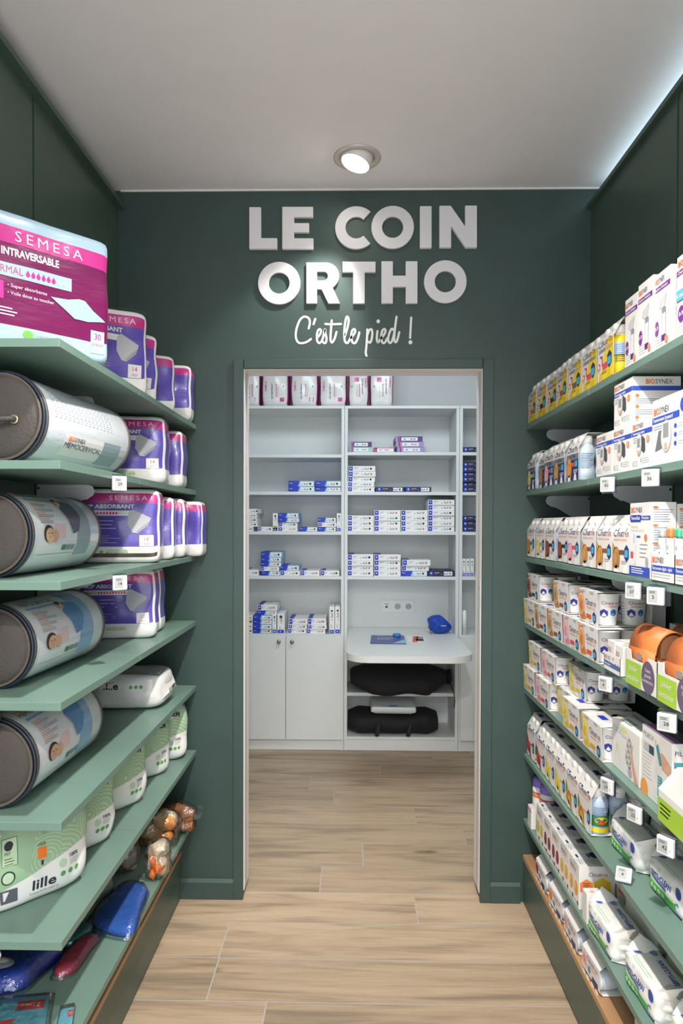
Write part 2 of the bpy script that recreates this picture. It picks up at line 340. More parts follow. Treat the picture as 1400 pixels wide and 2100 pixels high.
# ---------------------------------------------------------------- shelving
ZS = [1.833-.251*k for k in range(7)]; ZW = .186; YN = 1.365
BRK = M('CFCFD1', .4)
SHN = ['top', 'second', 'third', 'fourth', 'fifth', 'sixth', 'lowest']
def bracket_mesh(s, X):
    "pressed steel bracket in a plane across the aisle, long edge under the shelf; s = +1 opens to +X"
    n = 10; dp = .165
    pts = [(0, 0), (dp-.02, 0), (dp-.006, -.004), (dp, -.018), (dp-.004, -.03), (dp-.022, -.042)]
    pts += [(dp-.022-(dp-.07)*t, -.042-.042*(t*t*(3-2*t))) for t in [i/n for i in range(1, n+1)]]+[(.03, -.088), (0, -.088)]
    mb = MB(); mb.prism(pts, lambda u, v, dd: (X+s*u, dd, v), -.0015, .0015, BRK)
    mb.box(*sorted((X+s*.005, X+s*(dp-.02))), -.009, .009, -.003, -.0005, BRK); mb.box(*sorted((X+s*.002, X+s*.007)), -.003, .003, -.014, -.007, GDARK)
    return mb
def shelves(side):
    s = 1 if side == 'left' else -1; X = WL if side == 'left' else WR; XF = XL if side == 'left' else XR; proto = None
    for k, z in enumerate(ZS):
        for bay, (y0, y1) in (('far', (YJ+.0012, YB-.001)), ('near', (YN if side == 'left' else .9, YJ-.0012))):
            t = thing('wall_shelf', f'{bay} green shelf board on the {side} wall, {SHN[k]} of the seven levels', 'shelf', (0, 0, z), 0, f'green shelves on the {side} wall')
            MB().box(*sorted((X+s*.001, XF)), y0, y1, -.018, 0, LAM, .0008).build('board', t)
            for yy in ((y0+.012, y1-.012) if bay == 'far' else ((y0+.012,) if side == 'left' else ())):
                if proto is None: proto = bracket_mesh(s, X).build('bracket', t, (0, yy, -.0185))
                else: part_copy(proto, t, (0, yy, -.0185))
WOOD = bpy.data.materials.new('oak_board'); WOOD.use_nodes = True
def wood_nodes(m):
    nt = m.node_tree; b = nt.nodes['Principled BSDF']; tc = nt.nodes.new('ShaderNodeTexCoord'); mp = nt.nodes.new('ShaderNodeMapping'); mp.inputs['Scale'].default_value = (40, 3, 40)
    n = nt.nodes.new('ShaderNodeTexNoise'); n.inputs['Scale'].default_value = 1; n.inputs['Detail'].default_value = 5; n.inputs['Distortion'].default_value = .6
    r = nt.nodes.new('ShaderNodeValToRGB'); r.color_ramp.elements[0].position = .3; r.color_ramp.elements[0].color = (*lin('A67C55'), 1); r.color_ramp.elements[1].position = .7; r.color_ramp.elements[1].color = (*lin('C59B72'), 1)
    nt.links.new(tc.outputs['Object'], mp.inputs[0]); nt.links.new(mp.outputs[0], n.inputs['Vector']); nt.links.new(n.outputs[0], r.inputs[0]); nt.links.new(r.outputs[0], b.inputs['Base Color'])
    b.inputs['Roughness'].default_value = .45
wood_nodes(WOOD)
shelves('left'); shelves('right')
b = thing('base_cabinet', 'low green base plinth with oak top under the left shelves', 'cabinet', (0, 0, 0))
MB().box(WL+.001, -.664, -.2, YB-.001, ZW-.018, ZW, WOOD, .0008).build('top_board', b)
MB().box(WL+.001, -.664, -.2, YB-.001, .012, ZW-.0182, GREEN).build('front_panel', b); MB().box(WL+.001, -.67, -.2, YB-.001, .0005, .012, GDARK).build('foot', b)
b = thing('base_cabinet', 'low green base plinth with oak top under the right shelves', 'cabinet', (0, 0, 0))
MB().box(XR-.001, WR-.001, -.2, YB-.001, ZW-.018, ZW, WOOD, .0008).build('top_board', b)
MB().box(XR, WR-.001, -.2, YB-.001, .012, ZW-.0182, GREEN).build('front_panel', b); MB().box(XR+.006, WR-.001, -.2, YB-.001, .0005, .012, GDARK).build('foot', b)
# ---------------------------------------------------------------- the sign
SIGN = M('DAD8DA', .45)
K = 1/2.456
def sg(u, v): p = onY(460+u*K, 380+v*K, YB); return p.x, p.z
def letter(name_l, polys, ring=None, bev=.0015):
    m = MB(); mp = lambda u, v, dd: (u, dd, v)
    if ring:
        cu, cv, ro, ri, a0, a1 = ring; n = 56; full = a1-a0 > 359; c = sg(cu, cv); k = K*YB/F
        N = n if full else n+1; vs = []
        for dd in (YB-.0125, YB-.001):
            for rad in (ro*k, ri*k):
                vs += [(c[0]+rad*math.cos(math.radians(a0+(a1-a0)*i/n)), dd, c[1]+rad*math.sin(math.radians(a0+(a1-a0)*i/n))) for i in range(N)]
        fs = []
        for i in range(n):
            j = (i+1) % N; A, B, Cc, D = (lambda q: q), (lambda q: N+q), (lambda q: 2*N+q), (lambda q: 3*N+q)
            fs += [(A(i), A(j), B(j), B(i)), (Cc(i), D(i), D(j), Cc(j)), (A(i), Cc(i), Cc(j), A(j)), (B(i), B(j), D(j), D(i))]
        if not full: fs += [(0, N, 3*N, 2*N), (n, 2*N+n, 3*N+n, N+n)]
        m.add(vs, fs, SIGN)
    for pl_ in polys: m.prism([sg(*p) for p in pl_], mp, YB-.0125, YB-.001, SIGN)
    o = m.build('sign_letter', bevel=bev); return tag(o, name_l, 'letter', 'raised white letters of the wall sign')
R_ = lambda x0, x1, y0, y1: [(x0, y0), (x1, y0), (x1, y1), (x0, y1)]
letter('raised white capital L at the start of the upper sign line', [[(130, 120), (184, 120), (184, 275), (265, 275), (265, 325), (130, 325)]])
letter('raised white capital E in the upper sign line beside the L', [[(295, 118), (445, 118), (445, 166), (350, 166), (350, 200), (425, 200), (425, 242), (350, 242), (350, 276), (447, 276), (447, 325), (295, 325)]])
letter('raised white capital C in the upper sign line, open to the right', [], (664, 220, 106, 53, 48, 312))
letter('raised white round O in the upper sign line between C and I', [], (846, 218, 106, 52, 0, 360))
letter('raised white capital I in the upper sign line, single upright bar', [R_(985, 1039, 115, 320)])
letter('raised white capital N ending the upper sign line', [[(1083, 113), (1136, 113), (1212, 222), (1212, 112), (1266, 112), (1266, 318), (1213, 318), (1137, 207), (1137, 318), (1083, 318)]])
letter('raised white round O at the start of the lower sign line', [], (277, 498, 106, 52, 0, 360))
n_ = 14
arc_o = [(510+68*math.sin(PI*i/n_), 462-67*math.cos(PI*i/n_)) for i in range(n_+1)]
arc_i = [(500+22*math.sin(PI*i/n_), 462-23*math.cos(PI*i/n_)) for i in range(n_+1)]
letter('raised white capital R in the lower sign line after the first O', [[(414, 395)]+arc_o[:-3]+[(545, 520), (582, 600), (524, 600), (490, 529), (467, 529), (467, 600), (414, 600), (414, 462), (467, 462), (467, 485)]+arc_i[::-1]+[(467, 439), (467, 461.9), (414, 461.9)]], bev=0)
letter('raised white capital T in the middle of the lower sign line', [[(597, 393), (758, 393), (758, 441), (704, 441), (704, 598), (650, 598), (650, 441), (597, 441)]])
letter('raised white capital H in the lower sign line between T and O', [[(792, 391), (845, 391), (845, 463), (914, 463), (914, 391), (968, 391), (968, 597), (914, 597), (914, 515), (845, 515), (845, 597), (792, 597)]])
letter('raised white round O at the end of the lower sign line', [], (1110, 491, 106, 52, 0, 360))
# handwritten slogan, cut vinyl
STROKES = [
 [(203, 180), (216, 120), (205, 70), (155, 50), (105, 90), (68, 190), (62, 280), (90, 335), (140, 342), (190, 325), (228, 297)],
 [(276, 76), (266, 105), (257, 134)],
 [(296, 285), (322, 255), (340, 215), (330, 190), (308, 200), (294, 250), (297, 315), (318, 342), (343, 325), (362, 280), (383, 190), (388, 235), (400, 290), (393, 335), (374, 342), (358, 328)],
 [(458, 92), (450, 180), (444, 290), (452, 330), (466, 332), (490, 290), (510, 220)], [(387, 131), (450, 135), (560, 131)],
 [(602, 270), (634, 160), (645, 85), (628, 50), (611, 90), (597, 200), (600, 310), (625, 342), (645, 325), (662, 292), (695, 255), (717, 215), (706, 188), (684, 205), (673, 250), (676, 305), (694, 340), (720, 338), (745, 290), (762, 225)],
 [(850, 192), (848, 260), (840, 380), (833, 450), (842, 482)], [(852, 250), (872, 200), (895, 190), (906, 230), (898, 300), (880, 338), (856, 325)],
 [(962, 210), (955, 290), (965, 335), (985, 315), (1000, 290), (1030, 255), (1051, 214), (1040, 187), (1018, 203), (1005, 250), (1006, 305), (1022, 341), (1045, 335), (1070, 290)],
 [(1142, 200), (1120, 185), (1095, 230), (1080, 300), (1095, 340), (1120, 325), (1145, 240), (1160, 140), (1173, 52)], [(1173, 52), (1156, 180), (1148, 290), (1160, 333), (1180, 310), (1203, 222)],
 [(1335, 62), (1328, 180), (1323, 285)]]
sl = MB(); VIN = M('E6E6E4', .5)
def st_pt(p, q=.0008): a = onY(595+p[0]/5.385, 640+p[1]/5.385, YB-q); return Vector((a.x, a.z))
WS = .0041
for si, s_ in enumerate(STROKES):
    P = [st_pt(p) for p in s_]; out = []
    for i in range(len(P)-1):
        p0, p1, p2, p3 = P[max(i-1, 0)], P[i], P[i+1], P[min(i+2, len(P)-1)]
        for t in [j/8 for j in range(8)]:
            out.append(.5*((2*p1)+(p2-p0)*t+(2*p0-5*p1+4*p2-p3)*t*t+(3*p1-p0-3*p2+p3)*t**3))
    out.append(P[-1]); L_, R2 = [], []
    for i, p in enumerate(out):
        t = (out[min(i+1, len(out)-1)]-out[max(i-1, 0)]).normalized(); nn = Vector((-t.y, t.x))*WS
        L_.append(p+nn); R2.append(p-nn)
    n = len(out); y = YB-.0008-si*.00002
    sl.add([(p.x, y, p.y) for p in L_+R2], [(i, i+1, n+i+1, n+i) for i in range(n-1)], VIN)
    for c in (out[0], out[-1]): sl.ell(lambda u, v, e=1: (u, y-.00001, v), c.x, c.y, WS, WS, VIN)
for c, r in (((971, 102), .0068), ((1326, 333), .0075)):
    p = st_pt(c); sl.ell(lambda u, v, e=1: (u, YB-.0008, v), p.x, p.y, r, r*1.1, VIN)
tag(sl.build('wall_lettering'), 'white handwritten slogan lettering on the green wall above the doorway', 'lettering')
# ---------------------------------------------------------------- back room: white storage wall
MEL = paint('E2E5E4', .45, var=.015); MELI = paint('E9EDEC', .5, var=.015); SEAM = M('8D9292', .7)
KNOB = M('9A948D', .3, metal=.8)
def bx(px, Y=None): return onY(px, 1100, Y or YC).x
def bz(py, Y=None): return onY(720, py, Y or YC).z
YBK = YC+.33
U = {'left': (-1.16, bx(705.7)), 'middle': (bx(706), bx(940.8)), 'right': (bx(941.2), 1.35)}
ZT = bz(832); T = .020
SH = {'left': [(935, .020), (1011.5, .020), (1093.5, .020), (1185, .020)], 'middle': [(930, .020), (1011.5, .020), (1093, .020), (1185, .020)], 'right': [(930, .020), (1011.5, .020), (1093, .020), (1185, .020)]}
ZSH = {}
def cabinet(nm, label):
    x0, x1 = U[nm]; g = .0004; t = thing('storage_unit', label, 'cabinet', (0, YC, 0))
    def part(n, *a, mat=MEL, bev=.0008): return MB().box(a[0], a[1], a[2]-YC, a[3]-YC, a[4], a[5], mat, bev).build(n, t)
    part('side_panel', x0+g, x0+T, YC, YBK, 0.001, ZT-.0185); part('side_panel', x1-T, x1-g, YC, YBK, .001, ZT-.0185)
    part('top_panel', x0+g, x1-g, YC-.001, YBK, ZT-.018, ZT); part('back_panel', x0+T, x1-T, YBK-.008, YBK, .07, ZT-.018, mat=MELI, bev=0)
    part('plinth', x0+T, x1-T, YC+.004, YC+.02, .001, .070)
    zs = []
    for py, th in SH[nm]:
        z = bz(py-3); zs.append(z); part('shelf', x0+T, x1-T, YC+.001, YBK-.008, z-th, z)
    ZSH[nm] = zs
    if nm == 'left':
        part('shelf', x0+T, x1-T, YC+.001, YBK-.008, .728, .748); part('shelf', x0+T, x1-T, YC+.02, YBK-.008, .071, .089)
        xs = [x0+.002, bx(586.6), x1-.004]; xs[0] = xs[1]-(xs[2]-xs[1])
        for i in (0, 1):
            dn = part('door', xs[i]+.001+.001*i, xs[i+1]-.001, YC-.0195, YC-.0005, .075, .744)
            k = MB(); kx = bx(573) if i == 0 else bx(600); k.lathe([(.005, -.020), (.005, -.028), (.012, -.034), (.013, -.040), (.011, -.044), (.0001, -.045)], KNOB, (0, 0, 0), 18, axis='y')
            k.build('knob', dn, (kx, 0, bz(1315)))
    if nm == 'middle':
        part('shelf', x0+T, x1-T, YC+.012, YBK-.008, bz(1428), bz(1423)+.006); part('shelf', x0+T, x1-T, YC+.001, YBK-.008, .072, .091)
    if nm == 'right':
        part('shelf', x0+T, x1-T, YC+.001, YBK-.008, .728, .748); part('door', x0+.010, x1-.002, YC-.0195, YC-.0005, .075, .744); part('shelf', x0+T, x1-T, YC+.02, YBK-.008, .071, .089)
    return t
cabinet('left', 'white storage unit left of the desk, open shelves above two knobbed doors')
cabinet('middle', 'white open storage unit behind the desk, rear middle of the back room')
cabinet('right', 'white storage unit right of the desk, only a narrow strip visible')
# medical boxes
SKY = M('9CC6E4', .5); LILAC = M('A894C8', .5); DPURP = M('5B3E86', .5); MINT = M('A9D2C6', .5); BPINK = M('D95C9B', .5); DNAVY = M('1C2A52', .5)
SKIN = M('C98F7D', .6); ICON = M('8A93A6', .6); PALE = M('F1F1EE', .5); LIME = M('B7CC3A', .5)
SDESC = {'w': 'white box', 'b': 'two-tone blue box', 'n': 'dark navy box', 'l': 'light lilac box', 'p': 'dark purple box', 'm': 'mint box', 'k': 'pink-edged box', 's': 'white blue-ended box', 'g': 'white lime-patched box'}
BOXM = {}
def med_box(wd, h, dp, style, dot):
    "flat cardboard box lying down, front printed"
    m = MB(); mp = FM(wd); tm = TM(wd, h)
    body = {'w': PALE, 'b': SKY, 'n': DNAVY, 'l': LILAC, 'p': DPURP, 'm': MINT, 'k': PALE, 's': PALE, 'g': PALE}[style]
    m.box(-wd/2, wd/2, 0, dp, 0, h, body, .0006)
    DOT = [INK, SKIN][dot]
    if style in 'wsg':
        m.rect(mp, .003, .003+min(.024, wd*.17), .004, h-.003, ROYAL); m.ell(mp, .003+min(.012, wd*.085), h*.55, .004, .004, PALE, 2)
        m.text(mp, 'VENOFLEX', wd*.20, h*.58, h*.12, BLUE, w=wd*.16, bold=.02); m.rect(mp, wd*.20, wd*.31, h*.36, h*.42, SALMON)
        m.rect(tm, 0.002, wd*.26, .002, dp-.002, ROYAL)
        if style == 's': m.rect(mp, wd*.86, wd, 0, h, SKY)
    if style == 'b':
        m.poly(mp, [(0, 0), (wd*.36, 0), (wd*.44, h), (0, h)], ROYAL); m.text(mp, 'VEINAX', wd*.04, h*.52, h*.13, PALE, w=wd*.13, bold=.02); m.rect(mp, wd*.04, wd*.12, h*.3, h*.37, SKY)
        m.rect(mp, wd*.46, wd*.97, h*.12, h*.88, PALE); m.rect(tm, 0.0, wd*.4, .0, dp, ROYAL)
    if style == 'n':
        m.rect(mp, wd*.06, wd*.19, .003, h-.003, ROYAL); m.ell(mp, wd*.125, h*.55, .005, .005, PALE, 2); m.text(mp, 'VENOFLEX', wd*.24, h*.56, h*.13, PALE, w=wd*.2, bold=.02); m.rect(mp, wd*.24, wd*.38, h*.34, h*.41, RED)
        m.rect(mp, wd*.6, wd*.93, h*.15, h*.85, PALE)
    if style in 'lpmk':
        m.rect(mp, 0, wd*.12, 0, h, LILAC if style != 'k' else BPINK); m.rect(mp, wd*.1, wd*.16, 0, h, BPINK); m.rect(mp, wd*.22, wd*.82, h*.2, h*.82, PALE)
        if style == 'k': m.rect(mp, 0, wd, h*.86, h, BPINK); m.rect(mp, 0, wd, 0, h*.1, BPINK)
    if style in 'wbsng':
        for q, u in enumerate((.50, .60, .66, .72)):
            m.rect(mp, wd*u, wd*(u+.035), h*.32, h*(.68 if q % 2 else .5), ICON if q != 2 else INK, 2)
        m.ell(mp, wd*.84, h*.5, h*.2, h*.2, DOT, 2)
    else:
        for u in (.3, .55, .66): m.rect(mp, wd*u, wd*(u+.08), h*.4, h*.6, ICON, 2)
    if style == 'g': m.rect(mp, wd*.1, wd*.3, h*.1, h*.9, LIME, 1)
    return m
rb = random.Random(3)
def back_box(px0, px1, py0, py1, style, zbase, label, group, upright=False, y=None):
    Y = (YC+.012+rb.random()*.02) if y is None else y
    x0, x1 = bx(px0, Y), bx(px1, Y); h = (py1-py0)*Y/F*.985; dp = .22
    if upright:
        m = med_box(h, x1-x0, dp, style, 0)                          # standing on its end
        m.v = [(-(v[2]-(x1-x0)/2), v[1], v[0]+h/2) for v in m.v]
    else: m = med_box(x1-x0, h, dp, style, int(rb.random() < .35))
    o = m.build('medical_box', None, ((x0+x1)/2, Y, zbase), 0)
    tag(o, label, 'box', group); return h
s_ = 2.745
def stack(unit, shelf_txt, z, desc, items, oy, group, single=False):
    "items from the bottom up: (x0, x1, y0, y1, style) in crop pixels"
    zb = z+.0006
    for i, (x0, x1, y0, y1, st_) in enumerate(items):
        pos = {0: 'bottom of', len(items)-1: 'top of'}.get(i, ORD[i]+' up in') if len(items) > 1 else ''
        lab = f"{SDESC[st_]}, {pos} {desc}, {shelf_txt}" if pos else f"{SDESC[st_]}, {desc}, {shelf_txt}"
        zb += back_box(490+x0/s_, 490+x1/s_, oy+y0/s_, oy+y1/s_, st_, zb, lab, group)+.0006
L, Mi, Rr = ZSH['left'], ZSH['middle'], ZSH['right']
g1 = 'flat medical boxes on the left unit'; g2 = 'flat medical boxes on the middle unit'; g3 = 'flat medical boxes on the right unit'
t2 = "left unit's second shelf"
stack('left', t2, L[1], 'inner pair', [(277, 425, 706, 735, 'b'), (277, 423, 672, 704, 'b')], 740, g1)
stack('left', t2, L[1], 'pair against the divider', [(428, 574, 706, 735, 'b'), (428, 574, 672, 704, 'b')], 740, g1)
t3 = "left unit's third shelf"
stack('left', t3, L[2], 'pile cut by left jamb', [(20, 78, 934, 960, 'w'), (20, 104, 908, 933, 'w'), (20, 100, 881, 906, 'w'), (20, 100, 855, 880, 'w'), (20, 115, 828, 853, 's')], 740, g1)
stack('left', t3, L[2], 'lying alone beside the jamb pile', [(106, 187, 934, 960, 'w')], 740, g1)
stack('left', t3, L[2], 'four-box stack', [(221, 328, 934, 960, 'w'), (220, 328, 907, 932, 'w'), (222, 338, 881, 906, 'b'), (221, 334, 853, 880, 'b')], 740, g1)
stack('left', t3, L[2], 'lying alone between two stacks', [(341, 441, 934, 960, 'b')], 740, g1)
stack('left', t3, L[2], 'three-box stack', [(444, 546, 934, 960, 'b'), (444, 548, 907, 932, 'w'), (443, 546, 879, 906, 'b')], 740, g1)
def upr(unit_txt, z, x0, x1, y0, y1, st_, oy, lab, g): back_box(490+x0/s_, 490+x1/s_, oy+y0/s_, oy+y1/s_, st_, z+.0006, lab, g, True)
upr('', L[2], 190, 218, 856, 960, 'g', 740, 'upright white box with lime patch, left of four-box stack on left unit', g1)
upr('', L[2], 550, 574, 855, 960, 'w', 740, 'upright white box against the divider on third shelf of left unit', g1)
t4 = "left unit's fourth shelf"
stack('left', t4, L[3], 'alone at the left jamb', [(30, 110, 462, 495, 'w')], 1000, g1)
stack('left', t4, L[3], 'tall pile of five', [(126, 231, 469, 495, 'b'), (118, 226, 443, 468, 'w'), (120, 238, 416, 442, 'b'), (122, 238, 389, 415, 'b'), (123, 242, 358, 388, 'b')], 1000, g1)
stack('left', t4, L[3], 'pile of two', [(233, 342, 467, 495, 'w'), (227, 338, 436, 466, 'b')], 1000, g1)
stack('left', t4, L[3], 'beside the pile of two', [(346, 453, 465, 495, 'w')], 1000, g1)
stack('left', t4, L[3], 'near the divider', [(459, 565, 465, 495, 'w')], 1000, g1)
t5 = "counter over left doors"; ZL = .748
stack('left', t5, ZL, 'pile cut by left jamb', [(10, 77, 787, 812, 'w'), (10, 77, 760, 786, 'w'), (10, 77, 733, 759, 'w'), (10, 77, 708, 732, 'w')], 1000, g1)
stack('left', t5, ZL, 'tall pile of six', [(79, 185, 787, 812, 'b'), (79, 185, 760, 786, 'b'), (80, 186, 733, 759, 'b'), (81, 186, 706, 732, 'b'), (101, 216, 679, 705, 'b'), (104, 214, 645, 678, 'w')], 1000, g1)
upr('', ZL, 188, 211, 700, 812, 'w', 1000, 'narrower upright white box beside tall pile of six on left counter', g1)
upr('', ZL, 216, 257, 697, 812, 'w', 1000, 'wider upright white box beside tall pile of six on left counter', g1)
stack('left', t5, ZL, 'left pile of three', [(275, 378, 788, 815, 'w'), (278, 383, 762, 786, 'w'), (281, 385, 726, 760, 'w')], 1000, g1)
stack('left', t5, ZL, 'right pile of three', [(381, 487, 788, 815, 'w'), (388, 494, 762, 786, 'w'), (387, 491, 724, 760, 'w')], 1000, g1)
upr('', ZL, 509, 538, 660, 818, 'w', 1000, 'left box of two upright white boxes beside the divider on left counter', g1)
upr('', ZL, 541, 571, 660, 818, 'w', 1000, 'right box of two upright white boxes beside the divider on left counter', g1)
m1 = "middle unit's first shelf"
stack('middle', m1, Mi[0], 'pair at left', [(621, 747, 483, 512, 'm'), (620, 745, 450, 481, 'p')], 740, g2)
stack('middle', m1, Mi[0], 'lying alone between two piles', [(757, 868, 486, 512, 'k')], 740, g2)
stack('middle', m1, Mi[0], 'pile of three', [(888, 1044, 482, 512, 'l'), (881, 1037, 451, 481, 'l'), (877, 1030, 419, 450, 'p')], 740, g2)
m2 = "middle unit's second shelf"
stack('middle', m2, Mi[1], 'pile of five', [(611, 760, 709, 737, 'w'), (611, 759, 680, 708, 'w'), (613, 763, 650, 679, 'w'), (615, 767, 618, 648, 'w'), (615, 765, 587, 617, 'w')], 740, g2)
stack('middle', m2, Mi[1], 'left of the pair', [(768, 929, 709, 737, 'n')], 740, g2); stack('middle', m2, Mi[1], 'right of the pair', [(933, 1080, 708, 737, 'n')], 740, g2)
m3 = "middle unit's third shelf"
def col(z, txt, x0, x1, ys, sts, desc, oy): stack('middle', txt, z, desc, [(x0, x1, a, b, c) for (a, b), c in zip(ys, sts)], oy, g2)
col(Mi[2], m3, 611, 758, [(932, 962), (901, 931), (870, 900)], 'www', 'leftmost pile', 740)
col(Mi[2], m3, 761, 908, [(932, 962), (901, 931), (870, 900), (839, 869)], 'www'+'w', 'second pile', 740)
col(Mi[2], m3, 912, 1060, [(932, 962), (901, 931), (870, 900), (839, 869)], 'wwww', 'third pile', 740)
col(Mi[2], m3, 1063, 1211, [(932, 962), (901, 931), (870, 900), (839, 869), (809, 838), (778, 808)], 'wwwwww', 'tall pile of six', 740)
m4 = "middle unit's fourth shelf"
col(Mi[3], m4, 611, 756, [(470, 500), (440, 469), (410, 439), (374, 408)], 'wwww', 'leftmost pile', 1000)
col(Mi[3], m4, 761, 910, [(470, 500), (440, 469), (410, 439), (374, 408)], 'wwww', 'second pile', 1000)
stack('middle', m4, Mi[3], 'pile of three', [(912, 1060, 470, 500, 'b'), (916, 1069, 440, 469, 'w'), (921, 1078, 404, 438, 'w')], 1000, g2)
stack('middle', m4, Mi[3], 'alone at the right end', [(1064, 1212, 468, 500, 'n')], 1000, g2)
stack('right', "right unit's first shelf", Rr[0], 'alone', [(1256, 1390, 482, 512, 'n')], 740, g3)
stack('right', "right unit's second shelf", Rr[1], 'pile of six', [(1256, 1390, 709-31*i, 737-31*i, 'n') for i in range(6)], 740, g3)
stack('right', "right unit's third shelf", Rr[2], 'pile of three', [(1256, 1390, 932-31*i, 962-31*i, 'n') for i in range(3)], 740, g3)
for i in range(3): upr('', Rr[3], 1256+23*i, 1276+23*i, 397, 498, 'w', 1000, f"{['leftmost', 'middle', 'rightmost'][i]} of three upright white and navy boxes on fourth shelf of right unit", g3)
# puffy bag shape shared by packs
def puffy(mb, W, D, H, mat, nx=16, ny=10, nz=18, p=7, bulge=(.04, .12, .02), amp=.0, seed=0, smooth=True, zb=None):
    "inflated pack; mat is one material or a function of the unit-cube position; returns the surface function"
    rr = random.Random(seed); ph = [rr.random()*6 for _ in range(6)]
    def fn(a, b, c):
        mx = max(abs(a), abs(b), abs(c)); n = (abs(a)**p+abs(b)**p+abs(c)**p)**(1/p); k = mx/n if n else 1
        x, y, z = a*k, b*k, c*k
        x2 = x*(1+bulge[0]*(1-y*y)*(1-z*z)); y2 = y*(1+bulge[1]*(1-x*x)*(1-z*z)); z2 = z*(1+bulge[2]*(1-x*x)*(1-y*y)) if z > 0 else z
        wv = amp*(math.sin(3*x+5*z+ph[0])+.6*math.sin(7*z-4*x+ph[1])+.5*math.sin(9*x+3*y+ph[2]))
        return Vector((x2*W/2+wv*(abs(x) > .8)*x*.6, D/2+y2*D/2+wv*y, H/2+z2*H/2))
    gx = [-1+2*i/nx for i in range(nx+1)]; gy = [-1+2*i/ny for i in range(ny+1)]; gz = zb or [-1+2*i/nz for i in range(nz+1)]
    for axis, sg_ in ((1, -1), (1, 1), (0, -1), (0, 1), (2, -1), (2, 1)):
        A, B = [(gy, gz), (gx, gz), (gx, gy)][axis]; fsm = {}; vs = []
        for b in B:
            for a in A: vs.append(fn(*[(sg_, a, b), (a, sg_, b), (a, b, sg_)][axis]))
        na = len(A)
        for j in range(len(B)-1):
            for i in range(na-1):
                ca, cb = (A[i]+A[i+1])/2, (B[j]+B[j+1])/2; c = [(sg_, ca, cb), (ca, sg_, cb), (ca, cb, sg_)][axis]
                mt = mat(*c) if callable(mat) else mat
                q = (j*na+i, j*na+i+1, (j+1)*na+i+1, (j+1)*na+i)
                fsm.setdefault(mt, []).append(q if (sg_ > 0) == (axis != 1) else q[::-1])
        for mt, fs in fsm.items(): mb.add(vs, fs, mt, smooth)
    return fn
def weld(o):
    bm = bmesh.new(); bm.from_mesh(o.data); bmesh.ops.remove_doubles(bm, verts=[v for v in bm.verts if len(v.link_faces) < 9], dist=.00002); bm.to_mesh(o.data); bm.free(); return o
def pmap(fn, W, H, axis='f'):
    "print map on the front of a pack, metres from lower left"
    def mp(u, v, e=1):
        a, c = 2*u/W-1, 2*v/H-1
        if axis == 'f': p = fn(a, -1, c); n = Vector((0, -1, 0))
        elif axis == 't': p = fn(a, c, 1); n = Vector((0, 0, 1))
        else: p = fn(1, a, c); n = Vector((1, 0, 0))
        return p+n*.00035*e
    return mp
# incontinence packs standing on the cabinet top, upper halves hidden by the door head
PKEDGE = M('A02A78', .4, coat=.3)
packs = [((20, 118), 'cut by the left jamb'), ((122, 281), 'second from left'), ((285, 446), 'third from left'), ((446, 607), 'third from right'), ((610, 728), 'second from right'), ((730, 868), 'rightmost')]
for i, ((x0, x1), ds) in enumerate(packs):
    Y = YC+.05; a, b_ = bx(490+x0/s_, Y), bx(490+x1/s_, Y); W = (b_-a)*.975; m = MB()
    fn = puffy(m, W, .16, .30, lambda x, y, z: PKEDGE if abs(x) == 1 and abs(y) < 1 else FILMW, p=6, bulge=(.0, .14, .02), amp=.0015, seed=i)
    mp = pmap(fn, W, .30); ang = 1 if i < 4 else -1
    rot = lambda u, v, e=1, W=W: mp(W*.5-(v-.15), .15+(u-.15), e) if i >= 4 else mp(W*.5+(v-.15)*1, .15+(u-.15), e)
    def vt(t, u, v0, h, mat, bold=0):
        vs, fs, wd = text2d(t, bold)
        if i < 4: m.add([mp(u-y*h, v0+x*h, 2) for x, y in vs], fs, mat)
        else: m.add([mp(u+y*h, v0-x*h, 2) for x, y in vs], fs, mat)
    if i < 4: vt('SEMESA', W*.2, .10, .014, PINK, .01); vt('SLIP ABSORBANT', W*.42, .05, .009, NAVY, .02); uu = W*.75
    else: vt('SEMESA', W*.82, .19, .014, PINK, .01); vt('SLIP ABSORBANT', W*.66, .18, .009, NAVY, .02); uu = W*.25
    for q in range(7): m.ell(mp, W*.55, .07+.012*q, .004, .004, RED, 2, 8)
    m.rect(mp, W*.68 if i < 4 else W*.3, W*.68+.03 if i < 4 else W*.3+.03, .03+.13*(i >= 4), .058+.13*(i >= 4), PINK, 2); m.ell(mp, uu+.01*(1 if i < 4 else -1), .13, .005, .007, GREENP, 2, 8)
    for q in range(4): m.rect(mp, W*(.60 if i < 4 else .42), W*(.60 if i < 4 else .42)+.002, .06, .13-.01*q, ICON, 2); 
    o = weld(m.build('diaper_pack', None, ((a+b_)/2, Y, ZT+.0006)))
    tag(o, f'white and pink plastic diaper pack on the back unit top, {ds}', 'pack', 'diaper packs on top of the back units')
